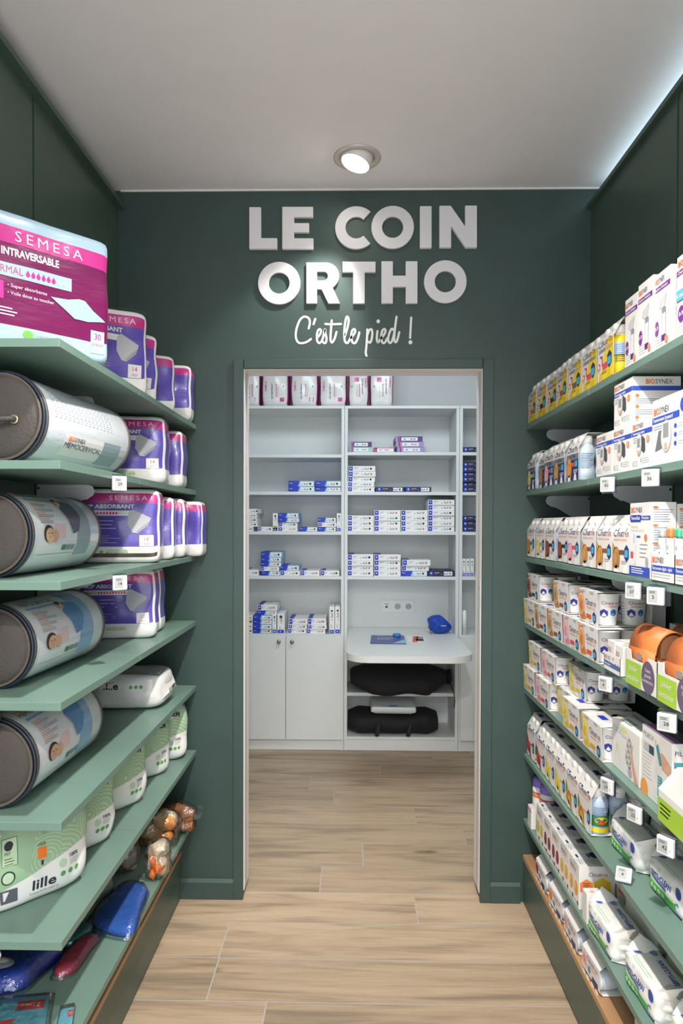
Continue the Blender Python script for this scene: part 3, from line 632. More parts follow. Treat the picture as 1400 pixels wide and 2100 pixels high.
# desk with rounded front corners
zd = .748; yf = 3.555; xd0, xd1 = -.038, .655; r = .13; pts = [(xd0, YBK-.012), (xd0, yf+r)]
pts += [(xd0+r-r*math.cos(a), yf+r-r*math.sin(a)) for a in [PI/2*i/10 for i in range(1, 11)]]
pts += [(xd1-r+r*math.sin(a), yf+r-r*math.cos(a)) for a in [PI/2*i/10 for i in range(0, 11)]]+[(xd1, YC-.022), (xd1-.004, YC-.022), (xd1-.004, YBK-.012)]
dk = thing('desk', 'white built-in desk with rounded front corners, in the back room', 'desk', (0, 0, 0))
mm = MB(); mm.prism([(x, y) for x, y in pts], lambda u, v, dd: (u, v, dd), zd-.036, zd, paint('E4E5E2', .4, var=.01)); mm.build('desk_top', dk)
for x in (xd0+.03, xd1-.05): MB().box(x, x+.022, YC-.05, YC-.0005, zd-.085, zd-.037, MEL, .001).build('support_bracket', dk)
# things on the desk
yb_ = 3.86
def flat(name, pts, z0, h, mat, prints=None):
    m = MB(); m.prism(pts, lambda u, v, dd: (u, v, dd), z0, z0+h, mat)
    if prints: prints(m)
    return m.build(name)
b1 = [(.100, 3.93), (.312, 3.92), (.320, 4.22), (.114, 4.22)]
def pr1(m):
    t_ = lambda u, v, e=1: (.100+u+v*.03, 3.93+v, zd+.0046+.0003*e)
    m.poly(t_, [(.13, .0), (.21, .0), (.21, .14)], SKY); m.text(t_, 'INCROYABLEMENT', .045, .17, .018, PALE, w=.12, bold=.02); m.text(t_, 'DOUX', .045, .13, .018, PALE, bold=.02); m.rect(t_, .04, .16, .27, .275, PALE)
tag(flat('brochure', b1, zd+.0006, .004, M('3A4A92', .35), pr1), 'dark blue brochure lying on the white desk beside a blue lid', 'brochure')
b2 = [(.330, 4.00), (.440, 4.00), (.444, 4.23), (.332, 4.23)]
def pr2(m):
    t_ = lambda u, v, e=1: (.332+u*1.15, 4.0+v*1.15, zd+.0012+.0003*e)
    m.poly(t_, [(.02, .0), (.045, .0), (.07, .18), (.04, .18)], M('E4572E', .5)); m.rect(t_, .045, .085, .03, .1, INK); m.rect(t_, .055, .09, .11, .16, GREY)
tag(flat('leaflet', b2, zd+.0006, .0006, PALE, pr2), 'small orange and grey leaflet lying right of the dark blue brochure', 'leaflet')
m = MB(); m.lathe([(.0001, 0), (.024, 0), (.0255, .004), (.0255, .016), (.024, .018), (.0001, .018)], M('2F86CF', .35), n=28); tag(m.build('jar_lid', None, (.272, 4.17, zd+.005)), 'small round blue lid resting on the dark blue brochure', 'lid')
bag = MB(); BAGB = M('1446B4', .5, bump=.5, bscale=30)
fn = puffy(bag, .135, .10, .115, BAGB, p=3.2, bulge=(.1, .1, .05), amp=.004, seed=4)
bag.v = [(v[0]+(.05-v[2])*.18*(v[0] < 0), v[1], v[2]*(1-.45*max(0, v[0])/.07*(v[2] > .05))) for v in bag.v]
mpb = pmap(fn, .135, .115); bag.text(mpb, 'VEINAX', .05, .052, .008, PALE, bold=.02, e=3)
pb = thing('drawstring_pouch', 'blue fabric pouch on the desk near the right divider', 'pouch', (.575, YC+.03, zd+.0008), .25)
weld(bag.build('pouch', pb)); MB().tube([(-.066, .03, .04), (-.078, .02, .028), (-.082, .01, .012), (-.076, 0, .004)], .002, INK).build('cord', pb)
# sockets on the back panel
oz = thing('socket_plate', 'white triple wall socket plate above the desk', 'socket', (onY(815, 1243, YBK).x, YBK-.0085, onY(815, 1243, YBK).z))
MB().box(-.122, .112, -.009, 0, -.042, .042, PLASTIC, .003).build('plate', oz)
for k, x in enumerate((-.077, -.002, .073)):
    m = MB(); m.box(x-.029, x+.029, -.0125, -.009, -.029, .029, PLASTIC, .002)
    if k == 0: m.box(x-.010, x+.010, -.0135, -.0125, -.012, .006, LGREY); m.box(x-.006, x+.006, -.0138, -.0135, -.008, .002, INK); m.rect(lambda u, v, e=1: (u, -.0129, v), x-.014, x+.014, .012, .020, LGREY)
    else:
        m.lathe([(.0001, -.0127), (.020, -.0127), (.021, -.0135), (.019, -.0135)], LGREY, (x, 0, 0), 24, axis='y')
        for dx in (-.0095, .0095): m.lathe([(.0001, -.0137), (.0025, -.0137)], INK, (x+dx, 0, -.002), 10, axis='y')
        m.lathe([(.0001, -.0137), (.0025, -.0137)], GREY, (x, 0, .009), 10, axis='y')
    m.build('network_outlet' if k == 0 else 'power_outlet', oz)
# white tube standing right of the desk
m = MB(); m.lathe([(.0001, 0), (.013, 0), (.013, .150), (.0095, .152), (.0095, .158), (.0001, .158)], PLASTIC, n=20); tag(m.build('white_tube', None, (bx(953, YC+.02), YC+.02, .7486)), 'slim white tube standing at the right unit beside the desk', 'tube')
# black bags and the scale
BLK = M('15161A', .75, bump=.6, bscale=25)
def duffel(W, D, H, seed, ends):
    m = MB(); n = 26; k = 22; vs = []; rr = random.Random(seed); ph = [rr.random()*6 for _ in range(4)]
    for i in range(n+1):
        t = i/n; e = ends(t)
        for j in range(k):
            a = 2*PI*j/k; w_ = 1+.03*math.sin(5*t*PI+ph[0]+2*a)+.025*math.sin(11*t+ph[1]+3*a)
            sa = math.copysign(abs(math.sin(a))**.8, math.sin(a)); ca = math.copysign(abs(math.cos(a))**.8, math.cos(a))
            vs.append(((t-.5)*W, D/2*ca*e*w_, H/2+max(H/2*sa*e*w_, -H/2+.0)))
    m.add(vs, [(i*k+j, i*k+(j+1) % k, (i+1)*k+(j+1) % k, (i+1)*k+j) for i in range(n) for j in range(k)], BLK, True)
    m.add(vs, [tuple(range(k))[::-1], tuple(range(n*k, n*k+k))], BLK, True); return m
def sag(m, y0, k):
    m.v = [(v[0], v[1], v[2]-max(0, y0-v[1])*k) for v in m.v]; return m
zu = bz(1423)+.007
t = thing('black_bag', 'long black fabric drawstring bag on the upper shelf below the desk', 'bag', (.290, YC+.10, zu))
sag(duffel(.62, .34, .175, 1, lambda q: min(1, .55+2.2*q, ) * (1 if q < .80 else 1-2.6*(q-.80)) if q > .02 else .45), -.088, .55).build('bag_body', t)
m = MB(); m.lathe([(.035, .285), (.04, .30), (.028, .305), (.045, .32), (.052, .345), (.03, .348)], BLK, (0, 0, .085), 16, axis='x'); m.build('gathered_end', t)
m = MB(); m.tube([(.31, -.045, .095), (.335, -.09, .06), (.345, -.165, .02), (.35, -.172, -.03), (.345, -.172, -.07)], .003, BLK); m.build('cord', t)
t = thing('black_bag', 'black handled bag on the lowest shelf, under the white scale', 'bag', (.258, YC+.13, .0916))
duffel(.585, .27, .150, 5, lambda q: (1 if .12 < q < .88 else 1-2.6*(abs(q-.5)-.38))).build('bag_body', t)
for x in (-.10, .10):
    m = MB(); m.tube([(x+.012, -.139, .095), (x+.004, -.145, .06), (x-.004, -.147, .03), (x-.008, -.146, .012)], .013, M('24262B', .7)); m.build('strap', t)
SC = M('D5DAD8', .35)
t = thing('bathroom_scale', 'pale grey digital scale lying on the lower black bag', 'scale', (.262, YC+.115, .2445), -.03)
m = MB(); m.box(-.145, .145, -.15, .13, .008, .048, SC, .014); m.build('platform', t); MB().box(-.12, .12, -.13, .11, 0, .009, M('A9AFAE', .5), .003).build('base', t)
m = MB(); m.box(-.075, .075, -.148, -.108, .0475, .0495, M('A8CFE2', .4), .0008); m.box(-.028, .022, -.138, -.118, .0495, .0505, M('3C4650', .3)); m.build('display', t)
# ---------------------------------------------------------------- right-hand shelves: products
RZ = -PI/2
def put(o, x, y, z): o.location = (x, y, z); o.rotation_euler = (0, 0, RZ); return o
def yspan(p0, p1, X, Z): return YR(p0, X, Z), YR(p1, X, Z)
LOGO = [('Clinutr', NAVY, 0), ('e', ORANGE, 0), ('n', NAVY, 0)]
BIO = lambda dark=INK: [('BIO', ORANGE, .03), ('SYNEX', dark, 0)]
BOARD = M('DEDCD8', .55); TABW = M('F4F3F1', .5); BOTT = M('F2F1EE', .35); SLEEVEIN = M('B9B3AC', .7)
def hexa(m, mp, cu, cv, rw, rh, col, e=1): m.poly(mp, [(cu, cv+rh), (cu+rw, cv+rh*.5), (cu+rw, cv-rh*.5), (cu, cv-rh), (cu-rw, cv-rh*.5), (cu-rw, cv+rh*.5)], col, e)
FL = {'caramel': ('D39A45', 'B57A3A', '9A6238'), 'vanilla': ('F1E2A0', 'E3C566', 'D8A12E'), 'choco': ('A2543A', '7E3A28', '3A2620'), 'straw': ('F4BFC6', 'E9909C', 'E04F63'), 'coffee': ('D9A04C', 'B98140', '8A5A38'),
      'peach': ('F0A04A', 'E07C2E', 'D9622E'), 'lemon': ('F0E08A', 'E3CF55', 'D9C22E'), 'red': ('C9484F', 'B23038', '9C2630'), 'pine': ('F3DC55', 'E9C22E', 'D9A81E'), 'nut': ('B9764A', 'D9B02E', '5E8E3A'), 'hazel': ('C89250', 'A9713A', '7A4E2E')}
def fl(n): return [M(h, .5) for h in FL[n]]
def loop_profile(mb, outer, x0, x1, th, mat):
    "thin folded card: closed outline (y, z) offset inwards by th and swept along x, ends left open"
    n = len(outer); cy = sum(p[0] for p in outer)/n; cz = sum(p[1] for p in outer)/n
    inner = []
    for i in range(n):
        a, b, c = [Vector(outer[k]) for k in (i-1, i, (i+1) % n)]
        d1 = (b-a).normalized(); d2 = (c-b).normalized(); nn = Vector((-d1.y-d2.y, d1.x+d2.x)); 
        if nn.length < 1e-6: nn = Vector((-d1.y, d1.x))
        nn.normalize(); q = b+nn*th
        if (q-Vector((cy, cz))).length > (b-Vector((cy, cz))).length: q = b-nn*th
        inner.append((q.x, q.y))
    vs = [(x, y, z) for x in (x0, x1) for y, z in outer+inner]; N = 2*n
    fs = []
    for i in range(n):
        j = (i+1) % n; fs += [(i, j, N+j, N+i), (n+i, N+n+i, N+n+j, n+j), (i, n+i, n+j, j), (N+i, N+j, N+n+j, N+n+i)]
    mb.add(vs, fs, mat)
PROF = [(.0001, 0), (.0255, 0), (.0268, .004), (.0268, .030), (.0235, .048), (.0235, .060), (.0268, .082), (.0262, .094), (.020, .108), (.0165, .112)]
def bottle_mesh(kind):
    m = MB(); H = {'yellow': .134, 'ultra': .134, 'drink': .134, 'fruit': .134}[kind]; k = H/.134
    lab = {'yellow': YELLOW, 'ultra': M('CFDDE8', .3), 'drink': M('BFCEDC', .35), 'fruit': M('B9CBE0', .35)}[kind]
    m.lathe([(r, z*k) for r, z in PROF[:3]], BOTT, n=18); m.lathe([(r, z*k) for r, z in PROF[2:9]], lab, n=18); m.lathe([(r, z*k) for r, z in PROF[8:]], BOTT, n=18)
    cy = lambda u, v, e=1: ((.0272+.0003*e)*math.cos(u/.027), (.0272+.0003*e)*math.sin(u/.027), v)
    bl = M('5C7FA8', .5)
    for q in range(9): m.rect(cy, -.022, .018-(q % 3)*.006, .080-q*.0052, .0815-q*.0052, bl if kind != 'yellow' or q < 5 else INK, 1, 5)
    if kind == 'yellow': m.rect(cy, -.03, .03, .056, .086, M('A7C3DC', .4), .5, 8)
    if kind == 'fruit': m.rect(cy, -.03, .03, .028, .058, M('2F7A3E', .4), .6, 8); m.ell(cy, 0, .046, .018, .009, YELLOW, 2); m.ell(cy, 0, .040, .011, .007, M('C4542E', .5), 3); m.rect(cy, -.03, .03, .012, .024, YELLOW, 2, 8)
    return m
BOT = {}
def drink_pack(kind, flav, lab, group, X, y, z, rz=0, H=.146, W=.114):
    D = .114; t = thing('drink_multipack', lab, 'drink pack', (0, 0, 0), 0, group)
    c1, c2, c3 = fl(flav); m = MB(); zs = H*.70; ins = .026
    outer = [(0, .004), (0, zs), (ins, H), (D-ins, H), (D, zs), (D, .004)]
    body = {'yellow': YELLOW, 'ultra': CARD, 'drink': CARD, 'fruit': CARD}[kind]
    loop_profile(m, outer, -W/2, W/2, .0009, body if kind != 'yellow' else CARD)
    mp = FM(W); sl_len = math.hypot(ins, H-zs)
    def mf(u, v, e=1):                                     # front panel continuing over the sloping shoulder
        if v <= zs: return (u-W/2, -.0004*e, v)
        t_ = (v-zs)/sl_len; n = Vector((-(H-zs), ins)).normalized()
        return (u-W/2, ins*t_+n.x*.0004*e, zs+(H-zs)*t_+n.y*.0004*e)
    top = lambda u, v, e=1: (u-W/2, ins+v, H+.0004*e)
    for q in (.28, .72):
        m.ball((W*(q-.5), ins*.62, zs+(H-zs)*.52), (.017, .0075, .014), CARD, 12, 6)
        m.ell(mf, W*q, zs+.004, .007, .003, INK, 1, 10) if kind != 'drink' else m.rect(mf, W*q-.002, W*q+.002, zs+.002, zs+.012, INK)
    # white scalloped feet
    for q in (.25, .75): m.poly(mp, [(W*q-.014, .003), (W*q+.014, .003), (W*q+.010, .018), (W*q+.004, .025), (W*q-.004, .025), (W*q-.010, .018)], TABW if kind != 'yellow' else M('E2C21A', .45), 3)
    if kind == 'yellow':
        m.poly(mp, [(W*.20, .004), (W, .004), (W, zs), (W*.58, zs)], YELLOW); m.segs(mf, LOGO, W*.08, zs-.012, .017, W*.84); m.rect(mf, W*.08, W*.5, zs-.026, zs-.017, NAVY, 1); m.rect(mf, W*.52, W*.92, zs-.026, zs-.017, ORANGE, 1)
        m.text(mf, 'RENUTRYL', W*.09, zs-.025, .007, CARD, w=W*.4, bold=.02); m.text(mf, 'BOOSTER', W*.53, zs-.025, .007, CARD, w=W*.38, bold=.02)
        for a, b, h in ((.30, .058, .024), (.17, .044, .016), (.10, .034, .011)): m.poly(mp, [(W*a, b-h*.7), (W*a+.005*h/.02, b-h*.7), (W*a+.005*h/.02, b+h*.4), (W*a-.009*h/.02, b+h*.55), (W*a-.012*h/.02, b+h*.35), (W*a, b+h*.2)], RED, 2)
        m.rect(mp, W*.36, W*.66, .030, .047, c3, 2); hexa(m, mp, W*.78, .050, W*.135, .023, NAVY, 3); m.rect(mp, W*.67, W*.89, .036, .056, CYAN, 4); m.lines(mp, W*.3, W*.62, .024, 2, .004, .0014, INK, 2)
    if kind == 'ultra':
        m.rect(mp, 0, W, .066, zs-.016, M('8E9499', .4, metal=.3)); m.rect(mp, 0, W, .004, .066, NAVY); m.segs(mf, LOGO, W*.09, zs-.010, .017, W*.82)
        m.text(mp, 'ULTRA', W*.26, .072, .010, NAVY, w=W*.5); m.ell(mp, W*.24, .040, W*.2, .033, c1, 2, 22); m.ell(mp, W*.24, .036, W*.13, .022, c2, 3, 20)
        m.ell(mp, W*.24, .036, W*.10, .016, c1, 4, 20); m.rect(mp, W*.42, W*.70, .046, .058, c3 if flav != 'vanilla' else c2, 3); m.rect(mp, W*.72, W*.93, .044, .062, CYAN, 3); m.lines(mp, W*.6, W*.95, .034, 3, .004, .002, CARD, 2)
    if kind == 'drink':
        m.segs(mf, LOGO, W*.08, zs-.010, .018, W*.82); m.text(mf, 'BOISSON HP/HC', W*.10, zs-.020, .005, SALMON, w=W*.72, bold=.02)
        m.poly(mp, [(0, .004), (W*.05, .004), (W*.20, .050), (0, zs-.030)], c1, 1); m.poly(mp, [(0, zs-.024), (W*.26, .058), (W*.30, .050), (W*.05, .05)], c1, 2)
        m.ell(mp, W*.24, .036, W*.20, .031, c2, 2, 22); m.ell(mp, W*.24, .037, W*.16, .026, c1, 3, 22); m.ell(mp, W*.24, .036, W*.10, .018, c2, 4, 20); m.ell(mp, W*.24, .037, W*.075, .014, c1, 5, 20)
        m.rect(mp, W*.40, W*.70, .048, .059, c3, 2); hexa(m, mp, W*.82, .052, W*.12, .021, NAVY, 3); m.rect(mp, W*.73, W*.91, .042, .060, CYAN, 4); m.lines(mp, W*.52, W*.82, .031, 2, .005, .002, LGREY, 2)
    if kind == 'fruit':
        m.segs(mf, LOGO, W*.06, zs-.012, .019, W*.86); m.text(mf, 'BOISSON FRUITEE', W*.08, zs-.022, .005, SALMON, w=W*.75, bold=.02)
        m.poly(mp, [(0, .02), (W*.55, .004), (W*.40, .035), (0, zs-.028)], c2, 1); m.ell(mp, W*.28, .030, W*.2, .026, c1, 2, 20); m.ell(mp, W*.30, .028, W*.12, .015, c2, 3, 18)
        if flav == 'nut': m.poly(mp, [(0, zs-.03), (W*.12, zs-.05), (W*.10, .05), (0, .04)], fl('nut')[2], 2)
        hexa(m, mp, W*.82, .048, W*.11, .022, NAVY, 3); m.rect(mp, W*.74, W*.90, .038, .056, CYAN, 4); m.rect(mp, W*.44, W*.7, .05, .056, c2, 2)
    # top panel print
    m.rect(top, W*.25, W*.6, .004, .020, NAVY if kind != 'yellow' else YELLOW, 1)
    if kind == 'fruit': m.poly(top, [(W*.30, .034), (W*.95, .034), (W*.8, .056), (W*.5, .06)], c2, 1); m.ell(top, W*.62, .046, W*.18, .008, c1, 2); m.text(top, 'Clinutren', W*.2, .030, .006, NAVY, w=W*.5)
    m.build('sleeve', t)
    for i, (bx_, by_) in enumerate(((-.0272, .0295), (.0272, .0295), (-.0272, .0845), (.0272, .0845))):
        if kind not in BOT:
            BOT[kind] = bottle_mesh(kind).build('bottle', t, (bx_, by_, .0002)); MB().lathe([(.0185, .112), (.0195, .114), (.0195, .131), (.018, .134), (.0001, .134)], PLASTIC, n=18).build('cap', BOT[kind])
        else: part_copy(BOT[kind], t, (bx_, by_, .0002))
    put(t, X, y, z+.0006); t.rotation_euler = (0, 0, RZ+rz); return t
def chain(p1s, X, z, W, gap=.0015):
    "centres along the shelf from the near edges seen in the photo, pushed back so that neighbours do not meet"
    ys = [YR(p, X, z)+W/2 for p in p1s]; ys[0] = min(ys[0], YB-.004-W/2)
    for i in range(1, len(ys)): ys[i] = min(ys[i], ys[i-1]-W-gap)
    return ys
# R1: yellow packs
XF = XR+.006
ITEMS = [(1088.5, 'peach'), (1107.5, 'choco'), (1129, 'choco'), (1156, 'caramel'), (1187, 'coffee'), (1218, 'straw'), (1258, 'straw')]
YS = chain([q[0] for q in ITEMS], XF, ZS[0]+.05, .116)
for i, (p1, fv) in enumerate(ITEMS):
    drink_pack('yellow', fv, f"yellow and white drink four-pack on the top right shelf, {ORD[i]} from the back wall", 'yellow drink packs on the top right shelf', XF+.002*(i % 3), YS[i], ZS[0], .014*((i*5) % 3-1), .150, .1155)
YS1END = YS[-1]-.0585
# R2: silver and navy packs
ITEMS = [(1090.5, 'vanilla', 'cream'), (1107, 'hazel', 'brown'), (1124, 'straw', 'pink'), (1153, 'coffee', 'ochre'), (1186, 'peach', 'orange')]
YS = chain([q[0] for q in ITEMS], XF, ZS[1]+.05, .110)
for i, (p1, fv, cn) in enumerate(ITEMS):
    drink_pack('ultra', fv, f"silver and navy drink four-pack with {cn} oval, {ORD[i]} from the back wall", 'silver and navy drink packs', XF+.012*(i == 1), YS[i], ZS[1], 0, .142, .1095)
# R3: white packs
ITEMS = [(1085, 'caramel', 'amber'), (1117, 'vanilla', 'pale vanilla'), (1138, 'choco', 'dark brown'), (1160, 'choco', 'reddish brown'), (1188, 'straw', 'pink'), (1221, 'coffee', 'caramel'), (1255, 'coffee', 'golden'), (1291, 'hazel', 'tan')]
YS = chain([q[0] for q in ITEMS], XF, ZS[2]+.05, .110, .001)
for i, (p1, fv, cn) in enumerate(ITEMS):
    drink_pack('drink', fv, f"white drink four-pack with {cn} swirl on third right shelf, {ORD[i]} from back wall", 'white drink packs on the third right shelf', XF+.008*(i == 3), YS[i], ZS[2], 0, .146, .1095)
# R6: fruit drinks
ITEMS = [(1094, 'red', 'deep red'), (1118, 'red', 'red and white'), (1133.5, 'pine', 'pale yellow'), (1154, 'pine', 'yellow'), (1180.5, 'nut', 'green and yellow'), (1210.5, 'nut', 'green-cornered')]
YS = chain([q[0] for q in ITEMS], XF+.006, ZS[5]+.05, .110)
for i, (p1, fv, cn) in enumerate(ITEMS):
    drink_pack('fruit', fv, f"{cn} fruit drink four-pack on the sixth right shelf, {ORD[i]} from back wall", 'fruit drink packs on the sixth right shelf', XF+.006, YS[i], ZS[5], 0, .158, .1095)
# dessert cups
def cup_mesh():
    m = MB(); m.lathe([(.0001, .0008), (.0265, .0008), (.0275, .003), (.0345, .082), (.0365, .083), (.0365, .087), (.0345, .088), (.033, .0865)], BOTT, n=24)
    cy = lambda u, v, e=1: ((.0275+(v-.003)*.0895+.0004*e)*math.cos(u/.031), (.0275+(v-.003)*.0895+.0004*e)*math.sin(u/.031), v)
    hx = lambda cu, cv, r, col, e: m.poly(cy, [(cu+r*math.cos(PI/6+PI/3*i), cv+r*math.sin(PI/6+PI/3*i)) for i in range(6)], col, e)
    m.segs(cy, [('Clinutr', NAVY, 0), ('e', ORANGE, 0), ('n', NAVY, 0)], -.022, .058, .009, .044); m.rect(cy, -.016, .02, .051, .054, SALMON, 1, 4); hx(-.016, .034, .012, M('2A2F8C', .4), 2); hx(.010, .036, .010, M('1E7FC4', .4), 2)
    for q in range(6): m.rect(cy, -.062, -.034, .06-q*.008, .0615-q*.008, ICON, 1, 5)
    return m
CUP = None; CUPP = {}
def cup_pack(flav, lab, group, X, y, z, rz=0, W=.149):
    global CUP
    t = thing('dessert_multipack', lab, 'dessert pack', (0, 0, 0), 0, group); D = .152; H = .093; c1, c2, c3 = fl(flav)
    if flav in CUPP: part_copy(CUPP[flav], t)
    else:
        m = MB(); loop_profile(m, [(.004, .0004), (0, H), (.066, H+.001), (D-.066, H+.001), (D, H), (D-.004, .0004)], -W/2, W/2, .0008, CARD)
        mp = lambda u, v, e=1: (u-W/2, .004*(1-v/H)-.0004*e, v); tp = TM(W, H+.0006)
        for q in (.27, .73):
            m.poly(mp, [(W*q-.017, H-.001), (W*q+.017, H-.001), (W*q+.011, H-.008), (W*q-.011, H-.008)], LGREY, 2); m.ell(tp, W*q, .010, .019, .008, TABW, 2, 14)
        m.poly(mp, [(0, H), (W*.08, H), (W*.17, .075), (0, .07)], c1, 1); m.poly(mp, [(W*.30, .03), (W*.40, .014), (W*.38, .008), (W*.1, .004), (W*.05, .02)], c2, 1)
        m.ell(mp, W*.165, .050, W*.155, .036, c2, 2, 26); m.ell(mp, W*.165, .050, W*.135, .031, TABW, 3, 26); m.ell(mp, W*.165, .049, W*.122, .028, c1, 4, 26)
        for q, (a, b) in enumerate(((.19, .055), (.14, .045), (.18, .038))): m.ell(mp, W*a, b, W*.06, .006, c2, 5, 14)
        m.segs(mp, LOGO, W*.40, .052, .017, W*.53); m.text(mp, 'DESSERT HP', W*.45, .042, .006, SALMON, w=W*.42, bold=.02); m.rect(mp, W*.42, W*.68, .014, .026, c3, 2); hexa(m, mp, W*.84, .021, W*.085, .017, NAVY, 3); m.rect(mp, W*.78, W*.90, .013, .027, CYAN, 4)
        m.lines(mp, W*.55, W*.72, .008, 2, .003, .001, LGREY, 2)
        m.rect(tp, W*.30, W*.58, .026, .044, ROYAL, 2); m.ell(tp, W*.5, .085, W*.3, .026, M('8A8F96', .5), 1); m.ell(tp, W*.42, .088, W*.13, .012, c1, 2); m.text(tp, 'Clinutren', W*.25, .125, .010, NAVY, w=W*.5)
        CUPP[flav] = m.build('sleeve', t)
    for cx_, cy_ in ((-.0370, .0385), (.0370, .0385), (-.0370, .1125), (.0370, .1125)):
        if CUP is None: CUP = cup_mesh().build('cup', t, (cx_, cy_, .0016)); MB().lathe([(.033, .0869), (.033, .0873), (.0001, .0873)], M('8F8D88', .35, metal=.5), n=24).build('lid', CUP)
        else: part_copy(CUP, t, (cx_, cy_, .0016))
    put(t, X, y, z+.0006); t.rotation_euler = (0, 0, RZ+rz); return t
def cups(level, tier, items, X, nm):
    z = ZS[level]+tier*.0958; ys = chain([q[0] for q in items], X, z+.04, .149)
    for i, (p1, fv, cn, dx) in enumerate(items):
        cup_pack(fv, f"{cn} dessert cup pack, {ORD[i]} from back wall in {nm}", 'dessert cup packs', X+dx, ys[i], z, 0)
XC = XR-.005
cups(3, 0, [(1094.5, 'vanilla', 'vanilla', 0), (1119, 'hazel', 'hazelnut', 0), (1150.5, 'coffee', 'caramel', 0), (1184, 'straw', 'cream and red', .004), (1224, 'peach', 'apricot', 0)], XC, 'fourth right shelf, lower tier')
cups(3, 1, [(1096.5, 'choco', 'chocolate', .01), (1155, 'coffee', 'caramel', .012), (1217, 'peach', 'apricot', .008)], XC, 'fourth right shelf, upper tier')
cups(4, 0, [(1094, 'vanilla', 'vanilla', 0), (1123, 'straw', 'strawberry', 0), (1151, 'lemon', 'lemon', .028), (1186, 'pine', 'yellow', 0), (1232, 'pine', 'golden', 0)], XC, 'fifth right shelf, lower tier')
cups(4, 1, [(1100, 'vanilla', 'vanilla', .01), (1129.5, 'straw', 'strawberry', .01), (1174, 'lemon', 'lemon', .035)], XC, 'fifth right shelf, upper tier')
# R8: packs lying on the oak base
for i, (p0, p1, fv, cn) in enumerate([(1095, 1122, 'choco', 'brown'), (1123, 1154, 'peach', 'orange'), (1154, 1185, 'straw', 'pink'), (1194, 1228, 'straw', 'rosy')]):
    X = XR+.004; y0, y1 = YR(p0, X, ZW+.03), YR(p1, X, ZW+.03); W = min(.124, abs(y0-y1)); W = .118; c1, c2, c3 = fl(fv)
    t = thing('drink_multipack', f'white drink pack with {cn} swirl lying on the oak base, {ORD[i]} from back wall', 'drink pack', (0, 0, 0), 0, 'drink packs lying on the right oak base')
    m = MB(); H = .093; loop_profile(m, [(.010, .002), (0, .012), (0, .070), (.028, H), (.13, H), (.13, .002)], -W/2, W/2, .0009, CARD); mp = FM(W)
    m.segs(mp, LOGO, W*.30, .050, .013, W*.58); m.text(mp, 'DESSERT', W*.42, .041, .005, SALMON, w=W*.4, bold=.02); m.ell(mp, W*.14, .042, W*.13, .020, c1, 1); m.ell(mp, W*.15, .042, W*.08, .012, c2, 2); m.rect(mp, W*.2, W*.42, .031, .034, c2, 3); hexa(m, mp, W*.45, .031, W*.06, .009, M('2E86C0', .4), 4)
    m.rect(mp, W*.60, W*.92, .012, .026, M('2E2F78', .4), 2)
    for q in range(4): m.ell(mp, W*(.13+.25*q), .004, W*.1, .006, TABW, 3, 12)
    m.build('sleeve', t)
    for bx_, bz_ in ((-.03, .032), (.03, .032)):
        b_ = part_copy(BOT['drink'], t, (bx_, .006, bz_)); b_.rotation_euler = (-PI/2, 0, 0)
    put(t, X, (y0+y1)/2, ZW+.0006); t.rotation_euler = (0, 0, RZ+.05*(i % 2))
# ---------------------------------------------------------------- cartons
def carton(lab, W, D, H, X, y, z, prints=None, rz=0, col=CARD, name='carton', cat='box', group=None, bev=.0007):
    m = MB(); m.box(-W/2, W/2, 0, D, 0, H, col, bev)
    if prints: prints(m, FM(W), SM(W), TM(W, H))
    o = m.build(name); put(o, X, y, z+.0006); o.rotation_euler = (0, 0, RZ+rz); return tag(o, lab, cat, group)
DB = M('3350B8', .45)
# inhaler chambers on R1
def inh(W, H):
    def f(m, mp, sm, tp):
        m.segs(mp, BIO(), W*.06, H-.022, .011, W*.58); m.poly(mp, [(0, H-.040), (W*.97, H-.040), (W*.97, H-.029), (0, H-.029)], VIOLET); m.text(mp, "Chambre d'inhalation", W*.05, H-.0375, .006, CARD, w=W*.8, bold=.02)
        m.poly(mp, [(W*.30, H-.075), (W*.34, H-.063), (W*.72, H-.052), (W*.78, H-.054), (W*.66, H-.080), (W*.50, H-.083)], M('C9CBCD', .4), 2); m.rect(mp, W*.52, W*.74, H-.094, H-.082, M('8E9096', .4), 2); m.rect(mp, W*.51, W*.75, H-.140, H-.094, M('E3E4E8', .4), 2)
        for u in (.51, .74): m.rect(mp, W*u, W*(u+.012), H-.140, H-.082, M('8C8FB0', .4), 3)
        m.rect(mp, W*.51, W*.75, H-.152, H-.140, M('5B2C84', .4), 3); m.ell(mp, W*.20, H-.120, W*.13, .017, VIOLET, 2); m.text(mp, '0-9', W*.20, H-.124, .009, CARD, anchor='c', bold=.02, e=3); m.ell(mp, W*.80, H-.152, W*.09, .009, M('F09060', .5), 4); m.lines(mp, W*.08, W*.72, .030, 4, .006, .0016, LGREY, 1, 3)
        m.ell(sm, .02, H-.014, .006, .005, ORANGE); m.ell(sm, .02, H*.5, .006, .005, ORANGE)
        for q in range(10): m.rect(sm, .012, .058, H-.03-q*.013, H-.0275-q*.013, M('C9BFD2', .5) if q % 3 else SALMON, 1)
    return f
XI = XR+.012
